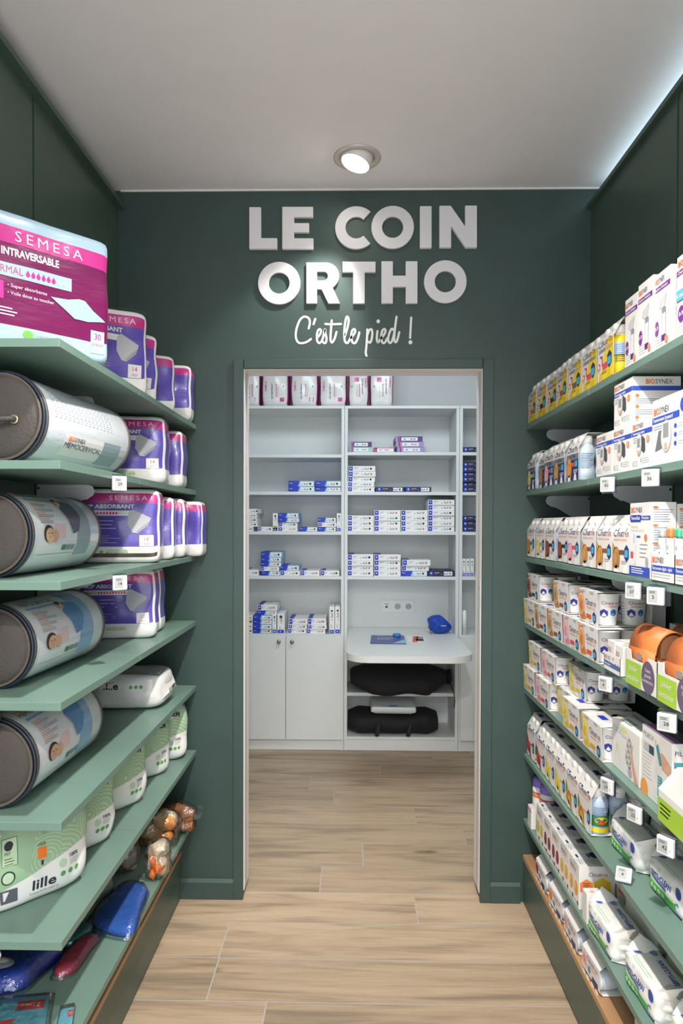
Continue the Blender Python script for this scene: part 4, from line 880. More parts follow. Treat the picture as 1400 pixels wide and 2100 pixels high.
for i, (p0, p1) in enumerate([(1281, 1306.5), (1307, 1338.5), (1339.5, 1375), (1388, 1440)]):
    y0, y1 = yspan(p0, p1, XI-.006*(i == 1), ZS[0]+.06); W = min(.098, y0-y1)-.004 if i < 3 else .105
    if i == 0: y0 = min(y0, YS1END-.002); W = y0-y1
    f = inh(W, .170)
    if i == 3:
        def f(m, mp, sm, tp, W=W):
            inh(W, .170)(m, mp, sm, tp); m.rect(mp, W*.02, W*.5, .078, .100, M('5FB4DE', .4), 5); m.text(mp, '6 mois+', W*.05, .084, .009, CARD, w=W*.4, e=6, bold=.02)
    carton(f"white carton with purple band and inhaler picture, {ORD[i]} beside the yellow packs", W, .075, .170+.004*(i == 1), XI-.006*(i == 1), (y0+y1)/2, ZS[0], f, .0, group='inhaler chamber cartons')
# wrist blood pressure monitors on R2
def wrist(W, H, D):
    def f(m, mp, sm, tp):
        for q, L_ in ((mp, W), (sm, D)):
            m.rect(q, 0, L_, H-.034, H-.023, DB); m.segs(q, BIO(), L_*(.05 if q is mp else .28), H-.018, .011, L_*.55)
        m.text(mp, 'Tensiometre poignet', W*.04, H-.0315, .006, CARD, w=W*.62, bold=.02); m.lines(mp, W*.06, W*.42, H-.040, 3, .005, .0016, ICON, 1, 2)
        m.ell(mp, W*.82, H-.048, W*.075, .0085, M('F08A58', .5), 2); m.rect(mp, W*.81, W*.83, H-.052, H-.044, CARD, 3)
        m.poly(mp, [(W*.50, .078), (W*.68, .066), (W*.70, .040), (W*.62, .034), (W*.5, .042)], M('4A4A50', .6), 2); m.ell(mp, W*.38, .056, W*.14, .026, M('BFBFBC', .4), 3, 24); m.ell(mp, W*.38, .058, W*.115, .021, M('DADAD6', .4), 4, 24)
        m.rect(mp, W*.31, W*.45, .050, .070, M('8E9290', .4), 5); m.ell(mp, W*.38, .038, W*.05, .005, SALMON, 5); m.rect(mp, W*.07, W*.085, .008, .020, DB, 2); m.rect(mp, W*.48, W*.50, .014, .024, DB, 2); m.lines(mp, W*.11, W*.42, .018, 3, .005, .0014, LGREY, 1, 4); m.lines(mp, W*.54, W*.92, .022, 3, .005, .0014, LGREY, 1, 5)
        for q in range(3): m.ell(sm, .012, H-.046-.026*q, .0045, .0045, ORANGE, 2, 12); m.lines(sm, .008, D*.8, H-.055-.026*q, 3, .0048, .0018, ICON, 1, q)
    return f
XW = XR+.006
for i, (p0, p1, h) in enumerate([(1222.5, 1255.5, 0), (1256.5, 1294.5, .003), (1295.5, 1336, .006)]):
    y0, y1 = yspan(p0, p1, XW, ZS[1]+.05); W = y0-y1-.001
    carton(f"white carton with blue stripe and wrist monitor, {['farthest', 'middle', 'nearest'][i]} of three under the stacked one", W, .105, .112, XW, (y0+y1)/2, ZS[1], wrist(W, .112, .105), 0, group='wrist monitor cartons')
y0, y1 = yspan(1257, 1294, XW, ZS[1]+.16); W = y0-y1-.001
carton('white carton with blue stripe stacked on the wrist monitor row', W, .115, .112, XW+.002, (y0+y1)/2, ZS[1]+.1128, wrist(W, .112, .115), 0, group='wrist monitor cartons')
def arm(W, H, D):
    def f(m, mp, sm, tp):
        m.rect(mp, 0, W*.62, H-.052, H-.038, DB); m.segs(mp, BIO(), W*.04, H-.033, .014, W*.36); m.text(mp, 'Tensiometre brassard', W*.02, H-.0485, .008, CARD, w=W*.46, bold=.02); m.ell(mp, W*.73, H-.030, W*.13, .024, LGREY, 1); m.ell(mp, W*.73, H-.030, W*.12, .022, CARD, 2); m.ell(mp, W*.73, H-.030, W*.09, .016, DB, 3)
        m.lines(mp, W*.04, W*.3, H-.060, 2, .005, .0016, ICON); m.poly(mp, [(W*.08, .030), (W*.24, .034), (W*.24, .074), (W*.16, .072)], M('6E6E70', .6), 2); m.ell(mp, W*.34, .058, W*.12, .034, M('BFBFBC', .4), 3, 24); m.ell(mp, W*.34, .060, W*.105, .030, M('E2E2DE', .4), 4, 24); m.rect(mp, W*.28, W*.40, .055, .085, M('8E9290', .4), 5); m.ell(mp, W*.34, .038, W*.035, .007, SALMON, 5)
        for q in range(3): m.ell(mp, W*.54, .074-.018*q, W*.03, .005, DB, 2, 12); m.lines(mp, W*.6, W*.95, .076-.018*q, 2, .005, .0016, LGREY)
    return f
y0, y1 = yspan(1337, 1432, XW-.002, ZS[1]+.06); W = y0-y1
carton('large white carton with blue stripe and arm monitor, nearest on second right shelf', W, .12, .142, XW-.002, (y0+y1)/2, ZS[1], arm(W, .142, .12))
# infrared thermometer boxes on R3
def thermo(W, H, D):
    def f(m, mp, sm, tp):
        m.segs(mp, BIO(), W*.06, H-.022, .012, W*.54); m.rect(mp, 0, W*.98, H-.040, H-.030, DB); m.rect(mp, W*.04, W*.54, H-.044, H-.028, M('2743A0', .4), 2); m.text(mp, 'ThermoFlash', W*.07, H-.039, .008, CARD, w=W*.44, bold=.02, e=3); m.text(mp, 'Premium', W*.60, H-.038, .007, CARD, w=W*.32, bold=.02, e=3)
        m.text(mp, 'THERMOMETRE', W*.06, H-.058, .005, LGREY, w=W*.35); m.text(mp, 'MEDICAL SANS CONTACT', W*.06, H-.066, .005, LGREY, w=W*.65); m.poly(mp, [(W*.2, .03), (W*.3, .03), (W*.34, .09), (W*.33, .102), (W*.2, .102), (W*.19, .08)], M('E4E6E8', .3), 2); m.rect(mp, W*.2, W*.25, .080, .100, M('A9CBE4', .4), 3)
        m.rect(mp, W*.35, W*.53, .092, .096, DB, 2); m.ell(mp, W*.78, .092, W*.07, .0085, M('F07A50', .5), 2); m.lines(mp, W*.5, W*.88, .075, 4, .0095, .002, ICON); m.ell(mp, W*.84, .036, W*.07, .013, M('A9A9A9', .5), 2); m.rect(mp, W*.06, W*.2, .044, .058, M('E25560', .4), 3)
        m.rect(mp, 0, W*.98, .002, .025, DB, 3); m.lines(mp, W*.12, W*.85, .019, 3, .005, .0022, CARD, 4, 3)
        for q in range(4): m.ell(sm, .010, H-.012-.040*q, .006, .003, ORANGE, 2, 10); m.lines(sm, .006, D*.92, H-.018-.040*q, 6, .0052, .0016, ICON, 1, q)
    return f
XT = XR+.004; y0, y1 = yspan(1291, 1333.5, XT, ZS[2]+.06); W = y0-y1
carton('tall white carton with blue bands and infrared thermometer, front on third right shelf', W, .056, .172, XT, (y0+y1)/2, ZS[2], thermo(W, .172, .056), group='infrared thermometer cartons')
carton('tall white carton standing behind the front infrared thermometer carton', W, .056, .168, XT+.058, (y0+y1)/2, ZS[2], thermo(W, .168, .056), group='infrared thermometer cartons')
# counter display of digital thermometers
def tray_mesh(W, D, H, hb, mat=CARD, th=.0012):
    "open display tray, low front lip and higher back"
    m = MB(); m.box(-W/2, W/2, 0, D, 0, th, mat); m.box(-W/2, W/2, 0, th, 0, H, mat); m.box(-W/2, W/2, D-th, D, 0, hb, mat)
    for s_i in (-1, 1):
        x0, x1 = sorted((s_i*W/2, s_i*(W/2-th))); m.prism([(0, 0), (D, 0), (D, hb), (D*.5, hb), (0, H)], lambda u, v, dd: (dd, u, v), x0, x1, mat)
    return m
W = .105; y0 = YR(1337.5, XR, ZS[2]+.04)
for k in (0, 1):
    yy = y0-W/2-k*(W+.002); t = thing('display_tray', ['white thermometer display tray beside the tall carton, with grey and orange thermometers', 'second white thermometer display tray, cut by the right photo edge'][k], 'display', (0, 0, 0), 0, 'thermometer display trays')
    m = tray_mesh(W, .09, .060, .085); mp = FM(W); m.segs(mp, BIO(), W*.05, .040, .012, W*.5); m.rect(mp, 0, W, .021, .034, DB); m.text(mp, 'Thermometre digital - rigide', W*.03, .0245, .007, CARD, w=W*.88, bold=.02); m.lines(mp, W*.06, W*.9, .015, 2, .006, .0018, LGREY); m.build('tray', t); put(t, XR-.002, yy, ZS[2]+.0006)
    for q, (cname, hc) in enumerate((('grey', 'B9BEC2'), ('orange', 'F08848'), ('green', '4FB890'))):
        if k == 1 and q > 0: break
        tt = thing('thermometer', f"clear cased digital thermometer with {cname} cap standing in {['the first', 'the second'][k]} display tray", 'thermometer', (0, 0, 0), 0, 'digital thermometers'); m = MB(); m.box(-.010, .010, -.006, .006, 0, .092, PLASTIC, .004); m.rect(lambda u, v, e=1: (u, -.0062-.0003*e, v), -.003, .003, .040, .060, M('3A4A78', .3)); m.ell(lambda u, v, e=1: (u, -.0062-.0003*e, v), 0, .072, .005, .005, LGREY); m.build('thermometer_body', tt)
        MB().box(-.0105, .0105, -.0065, .0065, .092, .112, M(hc, .3), .004).build('cap', tt); put(tt, XR+.014, yy+W*(.36-.36*q)+.0, ZS[2]+.0024)
# R4: test kits and pill boxes
TB = M('4C6FA6', .5)
def kit(W, H, D):
    def f(m, mp, sm, tp):
        m.segs(mp, BIO(GREY), W*.1, H*.62, H*.16, W*.5); m.rect(mp, 0, W, H*.28, H*.5, TB); m.ell(sm, D*.12, H*.75, .004, .004, RED); m.lines(sm, D*.2, D*.8, H*.72, 4, H*.15, .0016, LGREY); m.rect(sm, 0, D, H*.1, H*.16, LGREY); m.rect(tp, W*.2, W*.8, D*.1, D*.3, LGREY)
    return f
t = thing('display_tray', 'low white and blue test kit tray beside the orange pill cases', 'display', (0, 0, 0), 0); W = .105; y0 = YR(1241, XR, ZS[3]+.03); m = tray_mesh(W, .10, .045, .03); mp = FM(W); m.segs(mp, BIO(GREY), W*.04, .030, .009, W*.4); m.poly(mp, [(0, .012), (W, .012), (W, .023), (0, .025)], TB); m.text(mp, 'Test urinaire', W*.04, .015, .006, CARD, w=W*.4, bold=.02)
for q in (.75, .9, .6): m.ell(mp, W*q, .036-.012*(q > .7), .003, .003, RED, 2, 8)
m.build('tray', t); put(t, XR-.004, y0-W/2, ZS[3]+.0006)
for k in range(2): carton(f"small white test kit box with blue band standing in the low tray, {['farther', 'nearer'][k]} one", .046, .09, .074-.004*k, XR+.004, y0-W*.26-.051*k, ZS[3]+.002, kit(.046, .074-.004*k, .09), name='test_kit', group='test kit boxes')
carton('white test kit box lying at the shelf back behind the orange cases', .075, .10, .062, XR+.125, YR(1315, XR+.125, ZS[3]+.05)-.037, ZS[3], kit(.075, .062, .10), .2, name='test_kit', group='test kit boxes')
carton('white test kit box standing upright behind the orange cases', .05, .02, .115, XR+.175, YR(1362, XR+.16, ZS[3]+.1)-.02, ZS[3], kit(.05, .115, .02), name='test_kit', group='test kit boxes')
carton('plain white carton standing behind the apricot dessert cups', .06, .09, .16, XR+.135, YR(1300, XR+.135, ZS[3]+.1)+.035, ZS[3], name='carton')
ANIS = M('A6CC3A', .45); PRUNE = M('6B5A72', .45); LEATH = M('D8783C', .5, bump=.15, bscale=120); LEATHD = M('B9602A', .5)
W = .163; yA = YR(1282.5, XR-.008, ZS[3]+.04); PCLEAR = clear('amber_clear_plastic', 'E2B894', .25, .15)
def tint_body(m, col, k):
    nt = m.node_tree; out = [n for n in nt.nodes if n.type == 'OUTPUT_MATERIAL'][0]; src = out.inputs[0].links[0].from_socket
    d = nt.nodes.new('ShaderNodeBsdfDiffuse'); d.inputs[0].default_value = (*lin(col), 1); mx = nt.nodes.new('ShaderNodeMixShader'); mx.inputs[0].default_value = k
    nt.links.new(src, mx.inputs[1]); nt.links.new(d.outputs[0], mx.inputs[2]); nt.links.new(mx.outputs[0], out.inputs[0])
tint_body(PCLEAR, 'C08A64', .45)
for k in (0, 1):
    yy = yA-W/2-k*(W+.002); t = thing('display_tray', ['white and lime display tray holding orange pill cases, farther of two', 'white and lime display tray at the right photo edge, nearer of two'][k], 'display', (0, 0, 0), 0, 'lime pill case trays')
    D = .20; m = MB(); th = .0014; m.box(-W/2, W/2, 0, D, 0, th, CARD); m.box(-W/2, W/2, D-th, D, 0, .09, CARD)
    m.prism([(-W/2, 0), (W/2, 0), (W/2, .078), (W*.22, .078), (W*.22, .062), (-W*.30, .062), (-W*.34, .082), (-W/2, .082)], lambda u, v, dd: (u, dd, v), 0, th, CARD)
    for s_i in (-1, 1): x0, x1 = sorted((s_i*W/2, s_i*(W/2-th))); m.prism([(0, 0), (D, 0), (D, .09), (D*.9, .10), (0, .078)], lambda u, v, dd: (dd, u, v), x0, x1, CARD)
    mp = FM(W); m.poly(mp, [(0, 0), (W*.52, 0), (W*.52, .056), (0, .056)], ANIS); m.text(mp, 'pilulier', W*.12, .034, .014, CARD, w=W*.28); m.text(mp, 'semainier', W*.06, .012, .014, CARD, w=W*.40); m.ell(mp, W*.74, .036, W*.2, .036, PRUNE, 2, 30)
    for q, tx in enumerate((['Cases', 'grande', 'contenance'], ['Petites', 'Cases', ''])[k]):
        if tx: m.text(mp, tx, W*.74, .048-.012*q, .008, CARD, anchor='c', e=3)
    m.build('tray', t); put(t, XR-.008, yy, ZS[3]+.0006)
    for j in range(2 if k == 0 else 1):
        # leather-look case: rolled flap over a clear week box
        c_ = thing('pill_case', [['orange pill case with rolled flap, front in the farther lime tray', 'orange pill case directly behind the front case in the tray', 'orange pill case at the tray back'][j], 'orange pill case in the nearer lime tray at the photo edge'][k], 'pill case', (0, 0, 0), 0, 'orange pill cases')
        w2 = .120; R = .030; m = MB(); ns = 18
        prof = [(0.002, -.028), (-.004, .0), (-.003, R)]+[(R-R*math.cos(PI*i/ns)*1.05, R+.038*math.sin(PI*i/ns)) for i in range(ns+1)]+[(2*R+.002, .004), (2*R-.004, 0)]
        vs = []
        for x in (-w2/2, w2/2): vs += [(x, y_, z_+.034) for y_, z_ in prof]+[(x, y_+(.002 if y_ < R else -.002), z_+.034-.0018*(z_ > R)) for y_, z_ in prof]
        n = len(prof); N = 2*n; fs = []
        for i in range(n-1): fs += [(i, i+1, N+i+1, N+i), (n+i, N+n+i, N+n+i+1, n+i+1), (i, n+i, n+i+1, i+1), (N+i, N+i+1, N+n+i+1, N+n+i)]
        m.add(vs, fs, LEATH, True); m.build('flap', c_)
        m = MB(); m.rect(lambda u, v, e=1: (u, -.0055-.0006*e, v), -.011, .011, .047, .058, GREY); m.build('clasp', c_)
        m = MB(); m.box(-w2/2+.004, w2/2-.004, .006, 2*R-.006, .004, .058, LEATHD, .003); m.build('week_box', c_)
        m = MB(); pr = [(.008, .0582), (2*R-.008, .0582), (2*R-.008, .074)]+[(R+(R-.008)*math.cos(PI*i/10), .074+.022*math.sin(PI*i/10)) for i in range(11)]+[(.008, .074)]
        m.prism(pr, lambda u, v, dd: (dd, u, v), -w2/2+.002, w2/2-.002, PCLEAR); m.build('clear_lid', c_)
        c_.scale = (1.12, 1.3, 1.36); put(c_, XR+.001+.088*j, yy+.010*(k == 0)-.010*(k == 1), ZS[3]+.0022)
# R5: pill organiser boxes
TEAL = M('4B98A0', .5); HAND = M('D9A98C', .55)
XP = XR+.022; y0, y1 = yspan(1241, 1311, XP, ZS[4]+.06); y0 = min(y0, YR(1232, XC, ZS[4]+.04)-.003); W = y0-y1
def pilc(m, mp, sm, tp, W=W, H=.122):
    m.text(mp, 'PILBOX', W*.06, H-.028, .014, M('A9C8C8', .5), w=W*.30); m.text(mp, 'Classic', W*.38, H-.030, .009, LGREY, w=W*.18); m.poly(mp, [(W*.50, .038), (W*.60, H-.016), (W*.78, H-.034), (W*.70, .020)], M('AFC3C4', .5), 1)
    for i in range(4):
        for j in range(7): m.rect(mp, W*(.53+.045*i+.012*j), W*(.565+.045*i+.012*j), .036+.010*j-.003*i, .043+.010*j-.003*i, [CARD, M('7E8F96', .5), SALMON][(i+j) % 3], 2)
    m.poly(mp, [(W*.70, .075), (W*.74, .082), (W*.80, .05), (W*.98, .004), (W*.84, .004), (W*.76, .035)], HAND, 3); m.ell(mp, W*.68, .018, W*.07, .013, M('C9A2B4', .5), 2); m.poly(mp, [(W*.14, .02), (W*.2, .075), (W*.3, .04), (W*.32, .02), (W*.22, .06)], M('D9DDA0', .5), 1)
    m.ell(mp, W*.44, H-.012, W*.14, .006, M('DDE08E', .5), 1); m.rect(tp, W*.12, W*.5, .012, .034, M('8FA8A4', .5), 1); m.text(tp, 'PILBOX', W*.14, .016, .013, CARD, w=W*.3, e=2); m.text(tp, 'Classic', W*.56, .018, .009, GREY, w=W*.2)
carton('white pill organiser carton with hand picture, beside the golden dessert pack', W, .052, .122, XP, (y0+y1)/2, ZS[4], pilc, group='pill organiser cartons')
y0, y1 = yspan(1316, 1377, XP, ZS[4]+.07); W7 = y0-y1
def pil7(m, mp, sm, tp, W=W7, H=.158):
    DK = M('5A4A5E', .5); m.text(mp, 'PILBOX', W*.06, H-.022, .011, GREY, w=W*.36); m.text(mp, '7', W*.45, H-.030, .014, SALMON); m.rect(mp, W*.06, W*.44, H-.055, H-.036, LGREY); m.rect(mp, W*.26, W*.42, H-.055, H-.036, M('2E4A52', .4), 2); m.poly(mp, [(W*.50, H-.03), (W*.56, H-.02), (W*.70, H-.06), (W*.62, H-.066)], TEAL, 3); m.poly(mp, [(W*.60, H-.04), (W*.72, H-.035), (W*.98, H-.05), (W*.98, H-.075), (W*.7, H-.07)], HAND, 2)
    m.lines(mp, W*.04, W*.4, H-.064, 7, .0085, .0016, LGREY); m.rect(mp, W*.56, W*.70, .022, .068, TEAL, 2)
    for q in range(6): m.rect(mp, W*.575, W*.665, .0255+.007*q, .030+.007*q, M('8CC4CE', .4), 3)
    m.rect(mp, W*.56, W*.84, .006, .018, M('7FC0DC', .4), 2); m.ell(mp, W*.10, .014, W*.13, .022, M('F0A04A', .5), 2)
    m.rect(tp, 0, W, 0, .022, M('8A6A92', .5), 1); m.rect(tp, 0, W, .022, .052, DK, 1); m.text(tp, 'PILBOX', W*.3, .030, .011, GREY, w=W*.5, e=2); m.text(sm, 'PILBOX', .006, H-.026, .010, INK, w=.045); m.rect(sm, .004, .05, H-.052, H-.040, TEAL); m.rect(sm, .004, .05, H-.085, H-.062, HAND); m.rect(sm, .006, .05, H-.104, H-.092, TEAL); m.rect(sm, .004, .012, .032, .040, INK)
carton('white pill organiser carton with purple top, nearest on the fifth right shelf', W7, .054, .158, XP, (y0+y1)/2, ZS[4], pil7, group='pill organiser cartons')
t = thing('display_tray', 'white and lime display tray at the right photo edge on fifth shelf', 'display', (0, 0, 0), 0); m = tray_mesh(.13, .08, .065, .11); mp = FM(.13); m.rect(mp, 0, .13, 0, .050, ANIS); m.lines(mp, .01, .06, .036, 3, .009, .003, CARD); m.build('tray', t); put(t, XP-.03, y1-.068, ZS[4]+.0006)
# R6/R7: wipes in flow wrap
WRAP = M('F1F0EC', .35, coat=.3, bump=.18, bscale=26); WGREEN = M('4FC33C', .4, coat=.3); WGLOVE = M('7F95CC', .45, coat=.2); WBLUE = M('2F4CA6', .45)
WIPE = None
def wipes_mesh():
    L_, D, H = .168, .088, .078; m = MB()
    fn = puffy(m, L_, D, H, WRAP, 16, 10, 10, p=8, bulge=(.0, .05, .06), amp=.0012, seed=3); mp = pmap(fn, L_, H); tp = pmap(fn, L_, D, 't')
    m.rect(mp, 0.006, L_*.80, .006, .026, WGREEN, 1, 12, 2); m.poly(mp, [(L_*.72, .006), (L_*.80, .03), (L_*.86, .034), (L_*.92, .006)], WGLOVE, 3)
    for q in range(4): m.ell(mp, .028+.016*q, .016, .006, .006, M('BFE6B4', .4), 3, 14)
    m.text(mp, 'SEPTI-CLEAN', .024, .044, .012, WBLUE, w=L_*.54, bold=.03, e=3); m.rect(mp, .018, .025, .034, .042, M('3A62C8', .4), 2); m.rect(mp, .027, L_*.58, .0385, .0415, WGLOVE, 2, 6); m.rect(mp, .027, L_*.58, .034, .037, WBLUE, 2, 6)
    m.lines(mp, .012, L_*.4, .068, 2, .005, .0014, GREENP, 2); m.ell(mp, L_*.86, .056, .013, .013, WBLUE, 3, 20)
    m.text(tp, 'SEPTI-CLEAN', L_*.36, D*.62, .012, WBLUE, w=L_*.52, bold=.03, e=3, flip=True); m.ell(tp, L_*.12, D*.30, .012, .010, WGLOVE, 3, 20); m.ell(tp, L_*.12, D*.30, .008, .006, WBLUE, 4, 16); m.rect(tp, L_*.2, L_*.97, D*.90, D*1.0, WGREEN, 2, 10); m.ell(tp, L_*.16, D*.72, .016, .010, WGLOVE, 2, 14)
    m.lines(tp, L_*.2, L_*.75, D*.16, 2, .007, .0012, GREENP, 2)
    weld_m = m
    return weld_m, L_, D, H
def wipes(lab, X, y, z, rz=0, tilt=0, up=False):
    global WIPE
    t = thing('wipes_pack', lab, 'wipes', (0, 0, 0), 0, 'wipes packs on the right shelves')
    if WIPE is None:
        m, L_, D, H = wipes_mesh(); WIPE = [m.build('wrap', t)]; weld(WIPE[0])
        for s_i in (-1, 1):                                 # crimped fins
            m = MB(); n = 12; FX, BX = L_/2+.014, L_/2-.012; fin = []; fr = []; bk = []
            for j in range(n+1):
                g = j/n; zt = H*(.03+.94*g); ear = .022*max(0, g-.55)/.45; crk = .0035*math.sin(j*2.1+s_i)
                fin.append((s_i*(FX+crk-.010*(1-g)), D*.50+.006*math.sin(j*1.7), H*(.02+1.0*g)+ear)); fr.append((s_i*BX, .003, zt)); bk.append((s_i*BX, D-.003, zt))
            mid1 = [((a[0]*.45+b_[0]*.55), a[1]*.60+b_[1]*.40, a[2]*.5+b_[2]*.5) for a, b_ in zip(fr, fin)]; mid2 = [((a[0]*.45+b_[0]*.55), a[1]*.60+b_[1]*.40, a[2]*.5+b_[2]*.5) for a, b_ in zip(bk, fin)]
            tip = [(p[0]+s_i*.006, p[1]+.004*math.sin(k*2.9), p[2]+.002*math.sin(k*1.3)) for k, p in enumerate(fin)]
            cols = [fr, mid1, fin, tip]; vs = [p for c_ in cols for p in c_]; q_ = [(a*(n+1)+j, a*(n+1)+j+1, (a+1)*(n+1)+j+1, (a+1)*(n+1)+j) for a in range(3) for j in range(n)]; m.add(vs, q_, WRAP, True)
            cols = [bk, mid2, fin]; vs = [p for c_ in cols for p in c_]; q_ = [(a*(n+1)+j, a*(n+1)+j+1, (a+1)*(n+1)+j+1, (a+1)*(n+1)+j) for a in range(2) for j in range(n)]; m.add(vs, q_, WRAP, True)
            m.add([fr[-1], mid1[-1], fin[-1], mid2[-1], bk[-1], (s_i*(L_/2-.03), D/2, H*1.01)], [(0, 1, 5), (1, 2, 5), (2, 3, 5), (3, 4, 5)], WRAP, True)
            WIPE.append(m.build('crimped_end', t))
    else:
        for p in WIPE: part_copy(p, t)
    put(t, X, y, z+.0008); t.rotation_euler = (tilt, 0, RZ+rz); return t
Xw = XR+.052
wipes('white and green wipes pack on the sixth right shelf, front of its farther group', Xw, 1.748, ZS[5], .03)
wipes('white and green wipes pack behind the front farther one on sixth right shelf', Xw+.097, 1.735, ZS[5], .0)
wipes('white and green wipes pack on the sixth right shelf, nearer one beside the children carton', Xw+.012, 1.535, ZS[5], .04)
Xv = XR+.006
wipes('white and green wipes pack on the lowest right shelf, beside the fruit cartons', Xv, 1.782, ZS[6], .04)
wipes('white and green wipes pack on the lowest right shelf, second along its front row', Xv+.014, 1.567, ZS[6], .04)
wipes('white and green wipes pack on the lowest right shelf, cut by bottom right corner', Xv+.024, 1.352, ZS[6], .03)
wipes('wipes pack lying label up behind the front row, lowest right shelf, farther one', Xv+.108, 1.80, ZS[6]+.094, .03, -PI/2)
wipes('wipes pack lying label up behind the front row, lowest right shelf, nearer one', Xv+.122, 1.578, ZS[6]+.094, .03, -PI/2)
# two white tubs behind the wipes
for i, (yy, xx) in enumerate(((1.975, XR+.155), (1.905, XR+.16))):
    t = thing('white_tub', ['white lidded tub behind the wipes on sixth right shelf, farther', 'white lidded tub behind the wipes on sixth right shelf, nearer'][i], 'tub', (xx, yy, ZS[5]+.0006), 0, 'white tubs')
    MB().lathe([(.0001, 0), (.03, 0), (.031, .003), (.031, .115), (.027, .122)], BOTT, n=26).build('body', t); MB().lathe([(.0285, .1155), (.0305, .117), (.0305, .140), (.029, .142), (.0001, .142)], PLASTIC, n=26).build('screw_cap', t)
# children cartons
def kids(W, H, D):
    def f(m, mp, sm, tp):
        m.rect(mp, 0, W, 0, .018, WBLUE); m.lines(mp, W*.05, W*.9, .010, 2, .005, .002, CARD, 2)
        for q, (hc, bc) in enumerate((('C27B4A', 'B9642E'), ('E08A4A', 'D9772E'), ('E3A07A', '4FA888'))):
            u = W*(.2+.3*q); hk = M(hc, .5); m.ell(mp, u, H*.62, .009, .010, M('4A2E22', .6), 2, 14); m.ell(mp, u, H*.60, .007, .008, hk, 3, 14); m.poly(mp, [(u-.009, H*.52), (u+.009, H*.52), (u+.008, H*.34), (u-.008, H*.34)], M(bc, .5), 2); m.rect(mp, u-.006, u-.001, .022, H*.34, hk, 2); m.rect(mp, u+.001, u+.006, .022, H*.34, hk, 2)
        m.text(mp, 'kids', W*.08, H-.022, .012, TEAL, bold=.02); m.ell(mp, W*.85, H*.72, .006, .007, PINK, 2, 12); m.lines(tp, W*.1, W*.9, D*.2, 4, .009, .003, M('6FA2C8', .5)); m.rect(tp, 0, W, D*.6, D*.72, TB)
    return f
y0 = YR(1369, XR+.085, ZS[5]+.05); carton('white carton with drawn children and blue foot, beside nearer sixth-shelf wipes pack', .13, .05, .105, XR+.088, 1.36, ZS[5], kids(.13, .105, .05), group='children picture cartons')
carton('pale blue and white carton standing behind the children carton at photo edge', .11, .03, .135, XR+.155, y0-.056, ZS[5], lambda m, a, b, c: (m.lines(a, .01, .1, .12, 8, .012, .004, M('6FA2C8', .5)), m.rect(a, 0, .11, 0, .03, SKY)), col=M('DCE6EE', .5))
y0 = YR(1276, XR+.03, ZW+.05); carton('white carton with children picture lying low on the right oak base', .15, .07, .075, XR+.05, y0-.10, ZW, kids(.15, .075, .07), group='children picture cartons')
# R7: fruit dessert cartons and purple-capped bottles
def fruitbox(W, H, D, col):
    c = M(col, .5)
    def f(m, mp, sm, tp):
        m.segs(mp, LOGO, W*.12, H-.028, .013, W*.6); m.lines(mp, W*.14, W*.7, H-.034, 1, .005, .003, SALMON)
        for u in (.26, .74): m.rect(mp, W*(u-.2), W*(u+.2), .008, H-.045, TABW, 1); m.ell(mp, W*u, .052, W*.17, .022, c, 2, 20); m.ell(mp, W*(u-.05), .058, W*.07, .009, M('F2D08A' if col > 'B' else 'B0525A', .5), 3, 14); m.rect(mp, W*(u-.18), W*(u+.1), .012, .016, c, 2)
        for u in (.42, .92): m.ell(mp, W*u, .016, .005, .007, NAVY, 3, 10)
        m.rect(tp, W*.2, W*.42, D*.10, D*.16, NAVY); m.lines(tp, W*.5, W*.9, D*.08, 4, .004, .0014, LGREY); m.rect(tp, W*.15, W*.42, D*.42, D*.5, M('6E5A3E', .5)); m.ell(tp, W*.25, D*.62, W*.2, .012, NAVY); m.lines(tp, W*.5, W*.9, D*.5, 7, .007, .002, ICON)
        m.segs(sm, LOGO, .028, H-.030, .012, .055); hexa(m, sm, .022, H*.52, .019, .024, M('F0894A', .5)); hexa(m, sm, .068, H*.50, .025, .032, YELLOW, 1); m.ell(sm, .066, H*.55, .015, .014, M('F6DC58', .5), 2); m.lines(sm, .012, .032, H*.60, 5, .006, .0016, INK, 2); m.lines(sm, .055, .082, H*.38, 3, .006, .0016, INK, 2)
    return f
Xb = XR+.006
for i, (p0, p1, col, cn) in enumerate([(1086.5, 1106, 'D9C23A', 'mango'), (1107, 1126, '8E2E3C', 'cherry'), (1126.7, 1146, '9C3038', 'dark cherry'), (1146.6, 1164.5, 'F0B42E', 'apricot'), (1165, 1186.5, 'F0A82E', 'orange')]):
    W = .089; y1 = YR(1186.5, Xb, ZS[6]+.06)+(4-i)*.0905; y0 = y1+W
    carton(f"white fruit dessert carton with {cn} pictures on the lowest right shelf, {ORD[i]} from back", W, .105, .128, Xb, (y0+y1)/2, ZS[6], fruitbox(W, .128, .105, col), group='fruit dessert cartons')
carton('white fruit carton at the shelf back behind the orange-picture carton', .09, .09, .128, Xb+.112, YR(1187, Xb, ZS[6]+.06)+.05, ZS[6], fruitbox(.09, .128, .09, 'F0A82E'), group='fruit dessert cartons')
carton('small pink-edged white carton beside the back wall on lowest right shelf', .05, .018, .075, XR+.004, YR(1089, XR+.004, ZS[6]+.04)+.025, ZS[6], lambda m, a, b, c: (m.rect(a, 0, .05, .060, .066, M('D9628E', .5)), m.lines(a, .005, .04, .045, 4, .009, .002, LGREY)))
carton('small white carton between the orange-picture carton and the first lowest wipes', .035, .05, .085, Xb-.002, YR(1199.5, Xb, ZS[6]+.04), ZS[6], lambda m, a, b, c: m.ell(c, .02, .02, .006, .006, SALMON))
LAV = M('8A78D8', .35)
